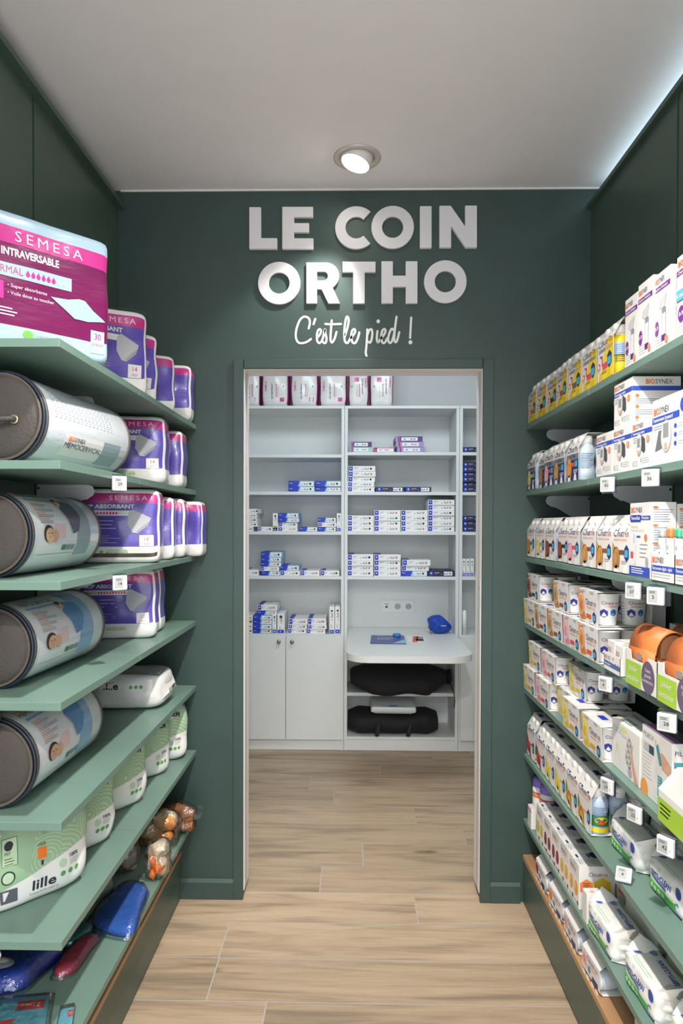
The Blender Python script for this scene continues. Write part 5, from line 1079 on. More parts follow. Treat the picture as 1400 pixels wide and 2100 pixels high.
for i, (xx, yy) in enumerate(((XR+.058, 2.520), (XR+.066, 2.452), (XR+.132, 2.49))):
    t = thing('shampoo_bottle', ['white bottle with lavender cap beside the back wall, lowest right shelf', 'white bottle with lavender cap behind the mango carton', 'white bottle with lavender cap deepest on the lowest right shelf'][i], 'bottle', (xx, yy, ZS[6]+.0006), 0, 'lavender-capped bottles')
    m = MB(); m.lathe([(.0001, 0), (.031, 0), (.032, .004), (.032, .125), (.029, .138)], BOTT, n=24); cy = lambda u, v, e=1: ((.0322+.0002*e)*math.cos(u/.032), (.0322+.0002*e)*math.sin(u/.032), v); m.rect(cy, -.115, -.02, .100, .112, M('F0883A', .5), 1, 10); m.rect(cy, -.115, -.02, .114, .120, M('D8407A', .5), 1, 10); m.build('body', t)
    MB().lathe([(.0295, .1382), (.0315, .140), (.0305, .160), (.024, .170), (.0001, .172)], LAV, n=24).build('cap', t)
# ---------------------------------------------------------------- electronic price tags
CLIP = clear('clear_clip', 'F2F5FF', .25, .1); EINK = M('A8AAA8', .5); TAGP = None
def price_tag(lab, px, py, Xe, z, digits, rz, left=False, lie=False):
    Y = YR(px, Xe, z-.02); t = thing('price_tag', lab, 'price tag', (0, 0, 0), 0, 'electronic shelf price tags'); m = MB()
    W, H = .037, .037; m.box(-W/2, W/2, -.009, .0, 0, H, M('DCDCDC', .35), .0025); mp = lambda u, v, e=1: (u-W/2, -.009-.0003*e, v)
    dsp = m.build('display', t); m = MB(); m.rect(mp, .004, W-.012, .005, H-.005, EINK); m.text(mp, digits, W*.36, .013, .0075, INK, bold=.01); m.lines(mp, .007, W-.016, H-.009, 2, .003, .001, INK, 2); m.rect(mp, W-.009, W-.006, .010, .016, LGREY, 1); m.rect(mp, .0015, .0025, .006, H-.006, LGREY)
    m.build('screen', dsp)
    c = MB(); c.box(-.019, .019, .0004, .0024, .004, H+.003, CLIP); c.box(-.019, .019, .0026, .0046, -.004, H-.008, CLIP)
    if not lie: c.box(-.019, .019, .0004, .034, H+.0032, H+.0046, CLIP); c.tube([(.012, .004, .002), (.012, .018, .0)], .0012, CLIP)
    c.build('clip', t)
    t.location = (Xe, Y, z-.0); t.rotation_euler = (0, 0, rz)
    return t
for lab, px, k, dg, rr in [
    ('price tag under the middle wrist monitor carton on second right shelf', 1247, 1, '82', -.62), ('price tag under the arm monitor carton on second right shelf', 1335, 1, '36', -.58),
    ('price tag under the tall thermometer carton on third right shelf', 1300, 2, '37', -.72), ('price tag under the thermometer display tray on third right shelf', 1346, 2, '5', -.66),
    ('price tag under the low test kit tray on fourth right shelf', 1243, 3, '4', -.70), ('price tag under the lime trays at the right edge of fourth right shelf', 1368, 3, '28', -.45),
    ('price tag under the white organiser carton on fifth right shelf, farthest of three', 1247, 4, '29', -.80), ('price tag under the organiser cartons on fifth right shelf, middle of three', 1303, 4, '22', -.78), ('price tag at the nearest end of fifth right shelf, nearest of three', 1367, 4, '42', -.74)]:
    price_tag(lab, px, 0, XR-.016, ZS[k]-.047, dg, rr-.28)
t = price_tag('price tag lying tilted on the sixth right shelf edge before the wipes', 1277, 0, XR+.004, ZS[5]+.002, '4', -.45, lie=True); t.rotation_euler = (-.95, 0, -.5)
from mathutils import noise
# ---------------------------------------------------------------- left-hand shelves
DPUR = M('5E4FB0', .30, coat=.5, bump=.22, bscale=18, stretch=(1, 1, 3)); DPNK = M('C4348A', .30, coat=.5, bump=.2, bscale=18); DWHT = M('E9E7E4', .32, coat=.4, bump=.25, bscale=20)
DSLIP = M('B9B9C0', .5); PBLUE = M('A6C2D4', .3, coat=.5, bump=.15, bscale=14, stretch=(1, 1, 4)); DMAG = M('701850', .3, coat=.5, bump=.15, bscale=14, stretch=(1, 1, 4)); FILMC = clear('clear_film', 'FFFFFF', .16, .12, .5)
def place_right(o, xr, yr, rz, W, z):
    "put a pack so that its front right lower corner stands at (xr, yr)"
    o.location = (xr-W/2*math.cos(rz), yr-W/2*math.sin(rz), z+.0008); o.rotation_euler = (0, 0, rz)
def diaper(lab, xr, yr, rz, z, W=.25, D=.13, H=.225, word='MAXI', n='14', drops=8, band=False, seed=0, strap=True, printed=True):
    t = thing('diaper_pack', lab, 'pack', (0, 0, 0), 0, 'purple diaper packs on the left shelves')
    def mt(x, y, c):
        if abs(x) > .93 and abs(y) > .86 and abs(x) == 1: return DWHT
        if c < -.56: return M('4A3F38', .4, coat=.4) if band and -.86 < c < -.74 and y == -1 else DWHT
        if c < .62: return DPUR
        return DPNK if c < .90 else DWHT
    m = MB(); fn = puffy(m, W, D, H, mt, 20, 12, 25, p=11, bulge=(.03, .13, .0), amp=.0024, seed=seed, zb=[-1, -.94, -.86, -.80, -.74, -.68, -.62, -.56]+[-.56+1.18*i/9 for i in range(1, 10)]+[.69, .76, .83, .90, .95, 1]); mp = pmap(fn, W, H)
    if printed:
        m.text(mp, 'SEMESA', W*.40, H*.845, H*.065, M('F3D3E6', .5), w=W*.46, e=3, space=1.3); m.text(mp, 'SLIP ABSORBANT', W*.08, H*.735, H*.05, DWHT, w=W*.62, bold=.03, e=3)
        m.rect(mp, W*.08, W*.66, H*.635, H*.705, DWHT, 2, 8); m.text(mp, word, W*.10, H*.65, H*.042, M('A8306E', .5), w=W*.14, e=4)
        for q in range(10): m.ell(mp, W*(.27+.037*q), H*.668, W*.013, H*.020, PINK if q < drops else M('E3D5E0', .5), 4, 8)
        m.rect(mp, W*.08, W*.23, H*.45, H*.59, PINK, 2, 3, 3); m.text(mp, 'M', W*.12, H*.48, H*.07, DWHT, e=3, bold=.02); m.lines(mp, W*.28, W*.52, H*.56, 3, H*.05, H*.012, M('B9B0DC', .5), 2, seed); m.lines(mp, W*.08, W*.55, H*.36, 4, H*.03, H*.008, M('A9A0D2', .5), 2, seed+1)
        m.polyc(mp, [(W*.63, H*.68), (W*.68, H*.72), (W*.90, H*.61), (W*.86, H*.50), (W*.74, H*.40), (W*.68, H*.41), (W*.62, H*.52)], DSLIP, 5); m.polyc(mp, [(W*.72, H*.42), (W*.80, H*.50), (W*.88, H*.56), (W*.86, H*.50), (W*.75, H*.405)], M('9B9BA6', .5), 6)
        m.rect(mp, W*.76, W*.93, H*.225, H*.375, DWHT, 3, 3, 3); m.text(mp, n, W*.845, H*.30, H*.05, PINK, anchor='c', e=5); m.text(mp, 'slips', W*.845, H*.248, H*.03, M('D884AE', .5), anchor='c', e=5)
        m.ell(mp, W*.31, H*.15, W*.025, H*.022, GREENP, 3, 12); m.text(mp, 'LABORATOIRE', W*.36, H*.162, H*.018, GREY, w=W*.26, e=3); m.text(mp, 'MARQUE VERTE', W*.36, H*.128, H*.026, GREENP, w=W*.26, bold=.03, e=3)
    weld(m.build('wrapped_bale', t))
    if strap:
        s_m = MB(); pts = [(W*.12+.05*math.sin(a)*.9, D*.5+.01*math.cos(3*a), H-.004+.022*math.sin(a)) for a in [PI*i/10 for i in range(11)]]
        s_m.v = []; vs = []
        for i in range(11):
            a = PI*i/10; x = W*.30-.075*math.cos(a); zz = H-.003+.020*math.sin(a)
            vs += [(x, D*.44, zz), (x, D*.60, zz)]
        s_m.add(vs, [(2*i, 2*i+1, 2*i+3, 2*i+2) for i in range(10)], FILMC, True); s_m.build('carry_strap', t)
    place_right(t, xr, yr, rz, W, z); return t
# big underpad pack on the top shelf
W, D, H = .30, .14, .293; rz = math.radians(47); t = thing('underpad_pack', 'large magenta and pink plastic pack of underpads, nearest on the top left shelf', 'pack', (0, 0, 0), 0)
def mt(x, y, c): v = (c+1)/2*H; return PBLUE if v < .046 else DMAG if v < .222 else DPNK if v < .259 else PBLUE
m = MB(); zb = [-1, -.9, -.8]+[2*v/H-1 for v in (.046, .07, .095, .12, .145, .17, .195, .222, .235, .247, .259, .27, .28)]+[1]
fn = puffy(m, W, D, H, mt, 22, 12, 0, p=18, bulge=(.0, .06, .01), amp=.0012, seed=2, zb=zb); mp = pmap(fn, W, H); PT = M('F0D6E6', .5)
m.text(mp, 'SEMESA', .082, .229, .0225, PT, w=.150, e=3, space=1.4); m.text(mp, 'INTRAVERSABLE', .054, .196, .0155, PT, w=.122, bold=.035, e=3); m.rect(mp, .012, .205, .150, .179, PBLUE, 2, 10)
m.text(mp, 'NORMAL', .022, .157, .016, M('C0407E', .5), w=.076, e=4)
for q in range(8): m.ell(mp, .108+.0112*q, .1625, .0044, .0055, PINK if q < 6 else M('A9B9CC', .5), 4, 12); m.poly(mp, [(.1045+.0112*q, .165), (.1115+.0112*q, .165), (.108+.0112*q, .172)], PINK if q < 6 else M('A9B9CC', .5), 4)
m.text(mp, '• Super absorbante', .066, .128, .0075, PT, w=.084, e=3); m.text(mp, '• Voile doux au toucher', .066, .112, .0075, PT, w=.100, e=3); m.rect(mp, .018, .058, .10, .138, PINK, 2, 3); m.lines(mp, .02, .10, .080, 3, .007, .0028, PT, 2, 3)
m.polyc(mp, [(.158, .128), (.196, .130), (.222, .137), (.236, .136), (.256, .118), (.290, .098), (.268, .095), (.245, .090), (.212, .090), (.190, .106)], M('9FC6DE', .35, coat=.4), 5)
m.rect(mp, .252, .289, .020, .074, PBLUE, 3, 3, 4); m.text(mp, '30', .2705, .054, .014, PINK, anchor='c', e=5); m.text(mp, 'alèses', .2705, .039, .0085, M('C77AA4', .5), w=.030, anchor='c', e=5)
m.ell(mp, .108, .032, .011, .009, GREENP, 3, 18); m.text(mp, 'LABORATOIRE', .124, .030, .006, GREY, w=.06, e=3, space=1.3); m.text(mp, 'MARQUE VERTE', .124, .020, .008, GREENP, w=.06, bold=.03, e=3)
weld(m.build('wrapped_bale', t))
f = MB(); vs = []                                          # loose welded film along the top
for i in range(25):
    u = -W/2+W*i/24; wv = .006*math.sin(i*1.1)+.004*math.sin(i*2.7)
    vs += [(u, .035, H-.012), (u, .05+wv, H+.006+.4*wv), (u, D*.6+wv, H+.020+wv*.5), (u, D*.9, H-.01)]
f.add(vs, [(4*i+j, 4*i+j+1, 4*i+j+5, 4*i+j+4) for i in range(24) for j in range(3)], FILMC, True); f.build('loose_film', t)
place_right(t, -.588, 1.600, rz, W, ZS[0])
R30 = math.radians
diaper('purple diaper pack with carry strap behind the large magenta pack, top left shelf', -.632, 2.030, R30(30), ZS[0], .24, .078, .26, 'ULTRA', '14', 7, seed=1)
diaper('purple diaper pack on top left shelf, second behind the large magenta pack', -.634, 2.142, R30(30), ZS[0], .24, .078, .225, seed=2, strap=False)
diaper('purple diaper pack on top left shelf, third behind the large magenta pack', -.628, 2.325, R30(24), ZS[0], .24, .10, .205, seed=3, strap=False, printed=False)
diaper('purple diaper pack on top left shelf, last before the back wall', -.602, 2.452, R30(6), ZS[0], .24, .085, .205, seed=4, printed=False)
diaper('purple diaper pack beside the pillow roll on second left shelf, front one', -.618, 2.175, R30(8), ZS[1], .25, .12, .222, 'MAXI', '14', 8, seed=5, strap=False)
diaper('purple diaper pack on second left shelf, behind the front one', -.612, 2.375, R30(6), ZS[1], .25, .12, .205, seed=6, strap=False, printed=False)
diaper('purple diaper pack with dark stripe beside the grey-printed roll, third left shelf', -.598, 2.045, R30(10), ZS[2], .25, .105, .228, 'ULTRA', '14', 7, True, seed=7, strap=False)
diaper('purple diaper pack on third left shelf, second from the front', -.604, 2.222, R30(8), ZS[2], .24, .085, .212, seed=8, strap=False, printed=False)
diaper('purple diaper pack on third left shelf, third from the front', -.598, 2.345, R30(5), ZS[2], .26, .10, .212, seed=9, strap=False, printed=False)
diaper('purple diaper pack on third left shelf, jutting past the shelf end at the wall', -.562, 2.466, R30(0), ZS[2], .165, .075, .205, seed=10, strap=False, printed=False)
diaper('purple diaper pack on the fourth left shelf, front one beside the pillow roll', -.643, 2.145, R30(8), ZS[3], .24, .09, .224, 'MAXI', '10', 10, seed=11, strap=False)
diaper('purple diaper pack on the fourth left shelf, hidden directly behind the front one', -.660, 2.262, R30(6), ZS[3], .22, .09, .222, seed=12, strap=False)
# pillow rolls
TAUPE = M('47413D', .75, bump=.2, bscale=160); PIPE = M('1F2A3C', .5); PIPE2 = M('5A5450', .6); SKINT = M('D9AE92', .6); HAIR = M('4A3428', .7)
def honey(nm, c):
    m = M(c, .3, coat=.5, bump=.14, bscale=55, stretch=(1, .5, 1)); return m
SHEETW = honey('roll', 'D6DCE2')
def roll(lab, x0, y0, x1, y1, R, z, style, cord=False):
    L_ = math.hypot(x1-x0, y1-y0); t = thing('pillow_roll', lab, 'pillow roll', (x0, y0, z+.0008), -math.atan2(x1-x0, y1-y0), 'rolled pillows in clear cases')
    m = MB(); c = (0, 0, R); m.lathe([(R*.98, .008), (R, .02), (R*1.0, L_*.5), (R, L_-.02), (R*.97, L_-.006)], SHEETW, c, 48, axis='y')
    cm = lambda u, v, e=1: ((R+.0006*e)*math.cos(v/R), u, R+(R+.0006*e)*math.sin(v/R))
    def g(u0, u1, a0, a1, mat, e=1): m.rect(cm, u0, u1, R*math.radians(a0), R*math.radians(a1), mat, e, 2, max(2, int(abs(a1-a0)/6)))
    def tx(s_, u, a, h, mat, w, bold=0, e=4): m.text(cm, s_, u, R*math.radians(a), h, mat, w=w, bold=bold, e=e)
    if style == 'plain':
        for i in range(15):
            for j in range(26): m.rect(cm, .05+.019*i+.004*(j % 2), .060+.019*i+.004*(j % 2), R*math.radians(5+j*3.4), R*math.radians(6.2+j*3.4), M('B9BEC6', .4), 1)
        g(.10, .30, -45, -12, M('EDEDEC', .35, coat=.5), 1); m.segs(cm, [('BIO', ORANGE, .03), ('SYNEX', INK, .01)], .115, R*math.radians(-22), .010, .075, 4); tx('MEMOCERVICAL', .105, -32, .013, INK, .175); g(.285, .38, -50, -12, M('8FA6AE', .35, coat=.5), 2)
    else:
        pic, pic2 = {'blue': (M('4E86BE', .35, coat=.5), M('86ACD2', .35, coat=.5)), 'grey': (M('4A4560', .35, coat=.5), M('8FA3AC', .35, coat=.5))}[style]
        g(.035, L_-.075, -34, 88, M('E4E5EA', .3, coat=.6), 1); g(L_-.15, L_-.075, -34, 88, pic2, 2)
        m.segs(cm, [('BIO', ORANGE, .03), ('SYNEX', INK, .01)], .045, R*math.radians(72), .010, .060, 4); tx('MEMOCERVICAL', .045, 62, .014, INK, .145); g(.048, .20, 54, 58, pic2 if style == 'blue' else M('7E98A0', .4), 3)
        for q in range(4):
            a = 48-9*q; g(.055, .055+.04+.008*(q % 2), a, a+1.8, SALMON, 3)
            for k in (2.6, 5.0): g(.055, .14-.012*((q+int(k)) % 3), a-k, a-k+.9, M('8E95A8', .5), 3)
        m.polyc(cm, [(.175, R*math.radians(38)), (.20, R*math.radians(56)), (.255, R*math.radians(50)), (.262, R*math.radians(26)), (.235, R*math.radians(4)), (.205, R*math.radians(0)), (.195, R*math.radians(20))], pic, 6)
        m.ell(cm, .185, R*math.radians(50), .013, R*math.radians(7), SKINT, 6, 16); m.ell(cm, .181, R*math.radians(55), .010, R*math.radians(4), HAIR, 7, 14); m.ell(cm, .19, R*math.radians(41), .018, R*math.radians(7), M('E9E4E6', .4), 5, 16)
        m.ell(cm, .085, R*math.radians(1), .024, R*math.radians(12), HAIR, 4, 20); m.ell(cm, .090, R*math.radians(-1), .021, R*math.radians(10), SKINT, 5, 20); m.ell(cm, .118, R*math.radians(-3), .014, R*math.radians(9), SKINT, 4, 16)
        for q in (.082, .096): g(q-.004, q+.003, 1, 2, HAIR, 6)
        g(.088, .092, -5, -2, M('C08A70', .6), 6); g(.12, .17, -6, 14, M('E6C9CB', .45), 3); g(.16, .18, -24, -16, M('3E8A6A', .5), 3); g(.185, .20, -24, -16, GREY, 3); g(.205, .225, -24, -16, M('7E9AA8', .5), 3); g(.05, .23, -30, -29, LGREY, 3)
    m.build('printed_cover', t)
    e = MB(); e.lathe([(.0001, -.012), (R*.45, -.011), (R*.80, -.008), (R*.93, -.001), (R*.955, .010)], TAUPE, c, 40, axis='y'); e.lathe([(R*.93, -.002), (R*.955, -.006), (R*.975, -.002), (R*.965, .004)], M('5E554C', .8), c, 40, axis='y'); cap = e.build('end_cap', t)
    p = MB()
    for yy, mt_ in ((.006, PIPE), (.016, PIPE2)): p.lathe([(R*1.004+.0035*math.cos(a), yy+.0045*math.sin(a)) for a in [2*PI*i/8 for i in range(9)]], mt_, c, 48, axis='y')
    p.build('zip_edge', t)
    p = MB(); p.lathe([(R*.985+.0035*math.cos(a), L_-.008+.0045*math.sin(a)) for a in [2*PI*i/8 for i in range(9)]], PIPE2, c, 48, axis='y'); p.lathe([(R*.97, L_-.006), (R*.5, L_+.004), (.0001, L_+.006)], TAUPE, c, 40, axis='y'); p.build('far_end', t)
    if cord:
        k = MB(); k.lathe([(.006, -.0150), (.010, -.0165), (.010, -.013), (.006, -.0125)], M('C9B79A', .3, metal=.8), (R*.42, 0, R*.92), 18, axis='y'); k.build('eyelet', cap)
        k = MB(); k.tube([(R*.42, -.012, R*.92), (R*.40, -.024, R*.92), (R*.2, -.030, R*.90), (-R*.1, -.026, R*.88), (-R*.4, -.02, R*.86)], .0055, M('4A4644', .8, bump=.6, bscale=300)); k.build('drawstring', cap)
    return t
roll('clear-cased white pillow roll with taupe end and drawstring, second left shelf', -.762, 1.425, -.720, 1.865, .098, ZS[1], 'plain', True)
roll('pillow roll with grey printed cover and taupe end, third left shelf', -.805, 1.45, -.792, 1.835, .095, ZS[2], 'grey')
roll('pillow roll with blue printed cover and taupe end, fourth left shelf', -.808, 1.47, -.785, 1.85, .093, ZS[3], 'blue')
roll('pillow roll with blue printed cover and taupe end, fifth left shelf', -.788, 1.425, -.778, 1.80, .098, ZS[4], 'blue')
# white pack lying on the fifth shelf
t = thing('diaper_pack', 'white plastic diaper pack lying on its side, fifth left shelf behind the roll', 'pack', (-.762, 2.19, ZS[4]+.0008), .05); m = MB(); LW = M('E4E3E0', .3, coat=.5, bump=.5, bscale=24)
fn = puffy(m, .25, .20, .118, LW, 16, 12, 10, p=5, bulge=(.04, .06, .05), amp=.003, seed=21); mp = pmap(fn, .25, .118); tp = pmap(fn, .25, .20, 't')
m.rect(tp, .0, .25, .02, .18, M('8E9094', .35, coat=.4), 2, 10, 8); m.text(mp, 'lille', .06, .074, .022, INK, w=.05, bold=.03, e=3)
for q in range(3): m.ell(mp, .15+.016*q, .080, .006, .006, M('5A9E52', .5), 3, 12)
weld(m.build('wrapped_bale', t)); f = MB(); f.add([(.118, .02, .03), (.140, .05, .05), (.142, .15, .05), (.118, .18, .03), (.12, .02, .085), (.138, .05, .062), (.138, .15, .062), (.12, .18, .085)], [(0, 1, 2, 3), (4, 5, 6, 7), (0, 1, 5, 4), (2, 3, 7, 6)], LW); f.build('end_fold', t)
# green and white diaper packs on the sixth shelf
def leaf_film():
    m = bpy.data.materials.new('green_white_film'); m.use_nodes = True; nt = m.node_tree; b = nt.nodes['Principled BSDF']; L = nt.links.new
    tc = nt.nodes.new('ShaderNodeTexCoord'); sx = nt.nodes.new('ShaderNodeSeparateXYZ'); L(tc.outputs['Object'], sx.inputs[0])
    def math_(op, a, b_=None, c=None):
        n = nt.nodes.new('ShaderNodeMath'); n.operation = op
        for i, v in enumerate((a, b_, c)):
            if v is None: continue
            if isinstance(v, (int, float)): n.inputs[i].default_value = v
            else: L(v, n.inputs[i])
        return n.outputs[0]
    edge = math_('MULTIPLY_ADD', sx.outputs[0], .28, .078)                       # the white foot rises towards the right
    fac = math_('GREATER_THAN', sx.outputs[2], edge)
    vo = nt.nodes.new('ShaderNodeTexVoronoi'); vo.inputs['Scale'].default_value = 11; L(tc.outputs['Object'], vo.inputs['Vector'])
    rings = math_('GREATER_THAN', math_('SINE', math_('MULTIPLY', vo.outputs['Distance'], 75)), .55)
    side = math_('GREATER_THAN', math_('ADD', sx.outputs[0], math_('MULTIPLY', sx.outputs[2], -.2)), -.035)
    mx = nt.nodes.new('ShaderNodeMix'); mx.data_type = 'RGBA'; mx.inputs[6].default_value = (*lin('9BBC9A'), 1); mx.inputs[7].default_value = (*lin('B5CEAE'), 1); L(math_('MULTIPLY', rings, side), mx.inputs[0])
    m2 = nt.nodes.new('ShaderNodeMix'); m2.data_type = 'RGBA'; m2.inputs[6].default_value = (*lin('E9E8E6'), 1); L(mx.outputs[2], m2.inputs[7]); L(fac, m2.inputs[0]); L(m2.outputs[2], b.inputs['Base Color'])
    b.inputs['Roughness'].default_value = .33; b.inputs['Coat Weight'].default_value = .4; b.inputs['Coat Roughness'].default_value = .15
    n = nt.nodes.new('ShaderNodeTexNoise'); n.inputs['Scale'].default_value = 16; n.inputs['Detail'].default_value = 3; L(tc.outputs['Object'], n.inputs['Vector'])
    bp = nt.nodes.new('ShaderNodeBump'); bp.inputs['Strength'].default_value = .25; bp.inputs['Distance'].default_value = .01; L(n.outputs[0], bp.inputs['Height']); L(bp.outputs[0], b.inputs['Normal']); return m
LEAF = leaf_film(); GP = M('5A9E52', .5)
for i, (xr, yr, a, lab) in enumerate([(-.640, 1.602, 48, 'large green and white diaper pack with black logo, nearest on sixth left shelf'), (-.648, 1.812, 48, 'green and white diaper pack on sixth left shelf, second from the front'), (-.640, 2.068, 48, 'green and white diaper pack on sixth left shelf, third from the front'),
                              (-.634, 2.318, 46, 'green and white diaper pack on sixth left shelf, fourth from the front'), (-.612, 2.442, 16, 'green and white diaper pack on sixth left shelf, last beside the back wall')]):
    W, D, H = (.26, .085, .222) if i == 0 else (.22, .085, .212); t = thing('diaper_pack', lab, 'pack', (0, 0, 0), 0, 'green and white diaper packs'); m = MB()
    fn = puffy(m, W, D, H, LEAF, 16, 10, 18, p=5, bulge=(.0, .22, .0), amp=.002, seed=30+i); mp = pmap(fn, W, H)
    m.text(mp, 'SUPREM', W*.52, H*.80, .020, INK, w=.085, bold=.03, e=4); m.text(mp, 'form', W*.54, H*.70, .012, M('7FA98A', .5), e=4); m.text(mp, '100%', W*.80, H*.36, .009, INK, bold=.02, e=4); m.lines(mp, W*.80, W*.92, H*.33, 3, .005, .0014, GREY, 3); m.ell(mp, W*.73, H*.33, .010, .010, M('B9D2B4', .5), 3, 16)
    for q in range(3): m.ell(mp, W*(.73+.075*q), H*.22, .0065, .0065, GP, 4, 14)
    if i == 0:
        m.text(mp, 'lille', W*.46, H*.14, .026, INK, w=.055, bold=.02, e=4); m.text(mp, 'healthcare', W*.44, H*.065, .010, GREY, w=.070, e=4); m.rect(mp, W*.50, W*.58, H*.47, H*.58, M('EE7A2E', .5), 4); m.text(mp, 'LARGE', W*.505, H*.60, .006, INK, w=.018, e=4); m.rect(mp, W*.53, W*.55, H*.40, H*.45, INK, 4)
        m.rect(mp, W*.20, W*.33, H*.50, H*.78, M('5E7A66', .5), 3); m.rect(mp, W*.205, W*.325, H*.505, H*.775, M('B7D2AE', .5), 4); m.ell(mp, W*.26, H*.70, .010, .011, INK, 5, 16); m.text(mp, 'PEFC', W*.225, H*.61, .007, INK, w=.020, e=5); m.lines(mp, W*.22, W*.31, H*.57, 3, .006, .0014, INK, 5); m.ell(mp, W*.25, H*.38, .015, .016, INK, 4, 20); m.ell(mp, W*.25, H*.38, .012, .013, M('B7D2AE', .5), 5, 20); m.rect(mp, W*.18, W*.33, H*.07, H*.25, M('5A5E68', .5), 4); m.rect(mp, W*.21, W*.26, H*.12, H*.23, DWHT, 5)
    weld(m.build('wrapped_bale', t)); place_right(t, xr, yr, R30(a), W, ZS[5])
# price tags on the left shelf edges
def left_tag(lab, px, k, dg):
    t = price_tag(lab, 0, 0, XL, ZS[k], dg, 0)
    t.location = (XL+.012, YR(px, XL+.012, ZS[k]-.02), ZS[k]-.047); t.rotation_euler = (0, 0, .75)
left_tag('price tag on the second left shelf edge', 243, 1, '29'); left_tag('price tag on the third left shelf edge', 244, 2, '14')
# bagged goods lying on the lowest left shelf
def onZ(px, py, z): r = ray(px, py); t_ = (z-HC)/r.z; return Vector((r.x*t_, r.y*t_))
Z7 = ZS[6]
def smooth_loop(P, n=6):
    out = []; N = len(P)
    for i in range(N):
        p0, p1, p2, p3 = P[i-1], P[i], P[(i+1) % N], P[(i+2) % N]
        for j in range(n):
            t_ = j/n; out.append(.5*((2*p1)+(p2-p0)*t_+(2*p0-5*p1+4*p2-p3)*t_*t_+(3*p1-p0-3*p2+p3)*t_**3))
    return out
def pad(m, pts, z, h, mat, edge=.35):
    "cushion from an outline: side wall, rounded shoulder, domed top"
    c = sum(pts, Vector((0, 0)))/len(pts); n = len(pts); rings = [(1, 0), (1.02, h*.4), (.97, h*.8), (.85, h*.97), (.4, h*1.05)]; vs = []
    for s_i, hh in rings: vs += [(c.x+(p.x-c.x)*s_i, c.y+(p.y-c.y)*s_i, z+hh) for p in pts]
    fs = [(k*n+i, k*n+(i+1) % n, (k+1)*n+(i+1) % n, (k+1)*n+i) for k in range(4) for i in range(n)]+[tuple(range(n))[::-1], tuple(range(4*n, 5*n))]
    m.add(vs, fs, mat, True)
def film(m, pts, z, h, grow, seed=0):
    c = sum(pts, Vector((0, 0)))/len(pts); rr = random.Random(seed); q = [c+(p-c)*grow*(1+.03*rr.random()) for p in pts]; n = len(q); vs = []
    for s_i, hh in ((1.0, .001), (1.0, .004), (.86, h*.85), (.6, h), (.25, h*1.03)): vs += [(c.x+(p.x-c.x)*s_i, c.y+(p.y-c.y)*s_i, z+hh+(.003*rr.random() if hh > .01 else 0)) for p in q]
    m.add(vs, [(k*n+i, k*n+(i+1) % n, (k+1)*n+(i+1) % n, (k+1)*n+i) for k in range(4) for i in range(n)]+[tuple(range(4*n, 5*n))], FILMC, True)
def bagged(lab, px, z, h, mat, grow=1.12, extra=None, seed=0, smooth=5):
    P = [onZ(x, y, z) for x, y in px]; P = smooth_loop(P, smooth) if smooth else P
    c = sum(P, Vector((0, 0)))/len(P); L0 = [p-c for p in P]; t = thing('bagged_item', lab, 'bagged item', (c.x, c.y, z+.0006), 0, 'bagged goods on the lowest left shelf')
    m = MB(); pad(m, L0, .001, h, mat); m.build('content', t)
    if extra: extra(t, L0, h)
    f = MB(); film(f, L0, 0, h+.006, grow, seed); f.build('clear_bag', t); return t
FELT = lambda c: M(c, .9, bump=.5, bscale=180)
def puff_bits(bits):
    def ex(t, L0, h):
        m = MB()
        for x, y, z, r, c in bits: m.ball((x, y, z), r, FELT(c), 16, 10)
        m.build('soft_piece', t)
    return ex
def bulky(lab, px, py, W, D, H, bits, seed, rz=0):
    p = onZ(px, py, Z7); t = thing('bagged_item', lab, 'bagged item', (p.x, p.y, Z7+.0008), rz, 'bagged goods on the lowest left shelf')
    for i, (c, rest) in enumerate(bits.items()):
        m = MB()
        for x, y, z, r in rest: m.ball((x, y, z), r, FELT(c), 28, 18)
        m.v = [tuple(Vector(v)+Vector((noise.noise(Vector(v)*38+Vector((seed, 0, i))), noise.noise(Vector(v)*38+Vector((0, seed+7, i))), noise.noise(Vector(v)*38+Vector((i, 3, seed)))))*.011) for v in m.v]
        m.v = [(max(-W/2+.004, min(W/2-.004, v[0])), max(.004, min(D-.004, v[1])), max(.002, min(H-.003, v[2]))) for v in m.v]
        m.build('soft_piece', t)
    f = MB(); fn = puffy(f, W, D, H, FILMC, 14, 8, 10, p=3.2, bulge=(.05, .05, .05), amp=.005, seed=seed); f.v = [tuple(Vector(v)+Vector((noise.noise(Vector(v)*30), noise.noise(Vector(v)*30+Vector((5, 1, 2))), 0))*.008) for v in f.v]; weld(f.build('clear_bag', t))
    g = MB(); g.add([(W/2-.015, D*.3, H*.45), (W/2+.03, D*.35, H*.75), (W/2+.032, D*.55, H*.95), (W/2-.02, D*.6, H*.85), (W/2+.02, D*.4, H*.5)], [(0, 4, 1), (1, 2, 3, 0)], FILMC); g.build('bag_tail', t)
bulky('clear bag of brown plush, last on the lowest left shelf beside the wall', 355, 1716, .14, .075, .105, {'8A5838': [(-.03, .045, .035, (.05, .035, .032)), (.035, .04, .05, (.038, .03, .04)), (.0, .05, .075, (.04, .03, .025))], 'A86A42': [(.04, .03, .028, (.03, .022, .026))]}, 41)
bulky('clear bag of beige plush with orange pieces, before the brown bag', 318, 1744, .15, .085, .125, {'C9AE86': [(-.03, .045, .045, (.045, .034, .045)), (.02, .045, .085, (.045, .03, .035))], 'E8923A': [(.03, .012, .045, (.03, .012, .016)), (.045, .014, .085, (.018, .010, .022))], '8A5A3A': [(-.04, .035, .025, (.03, .025, .024))]}, 42)
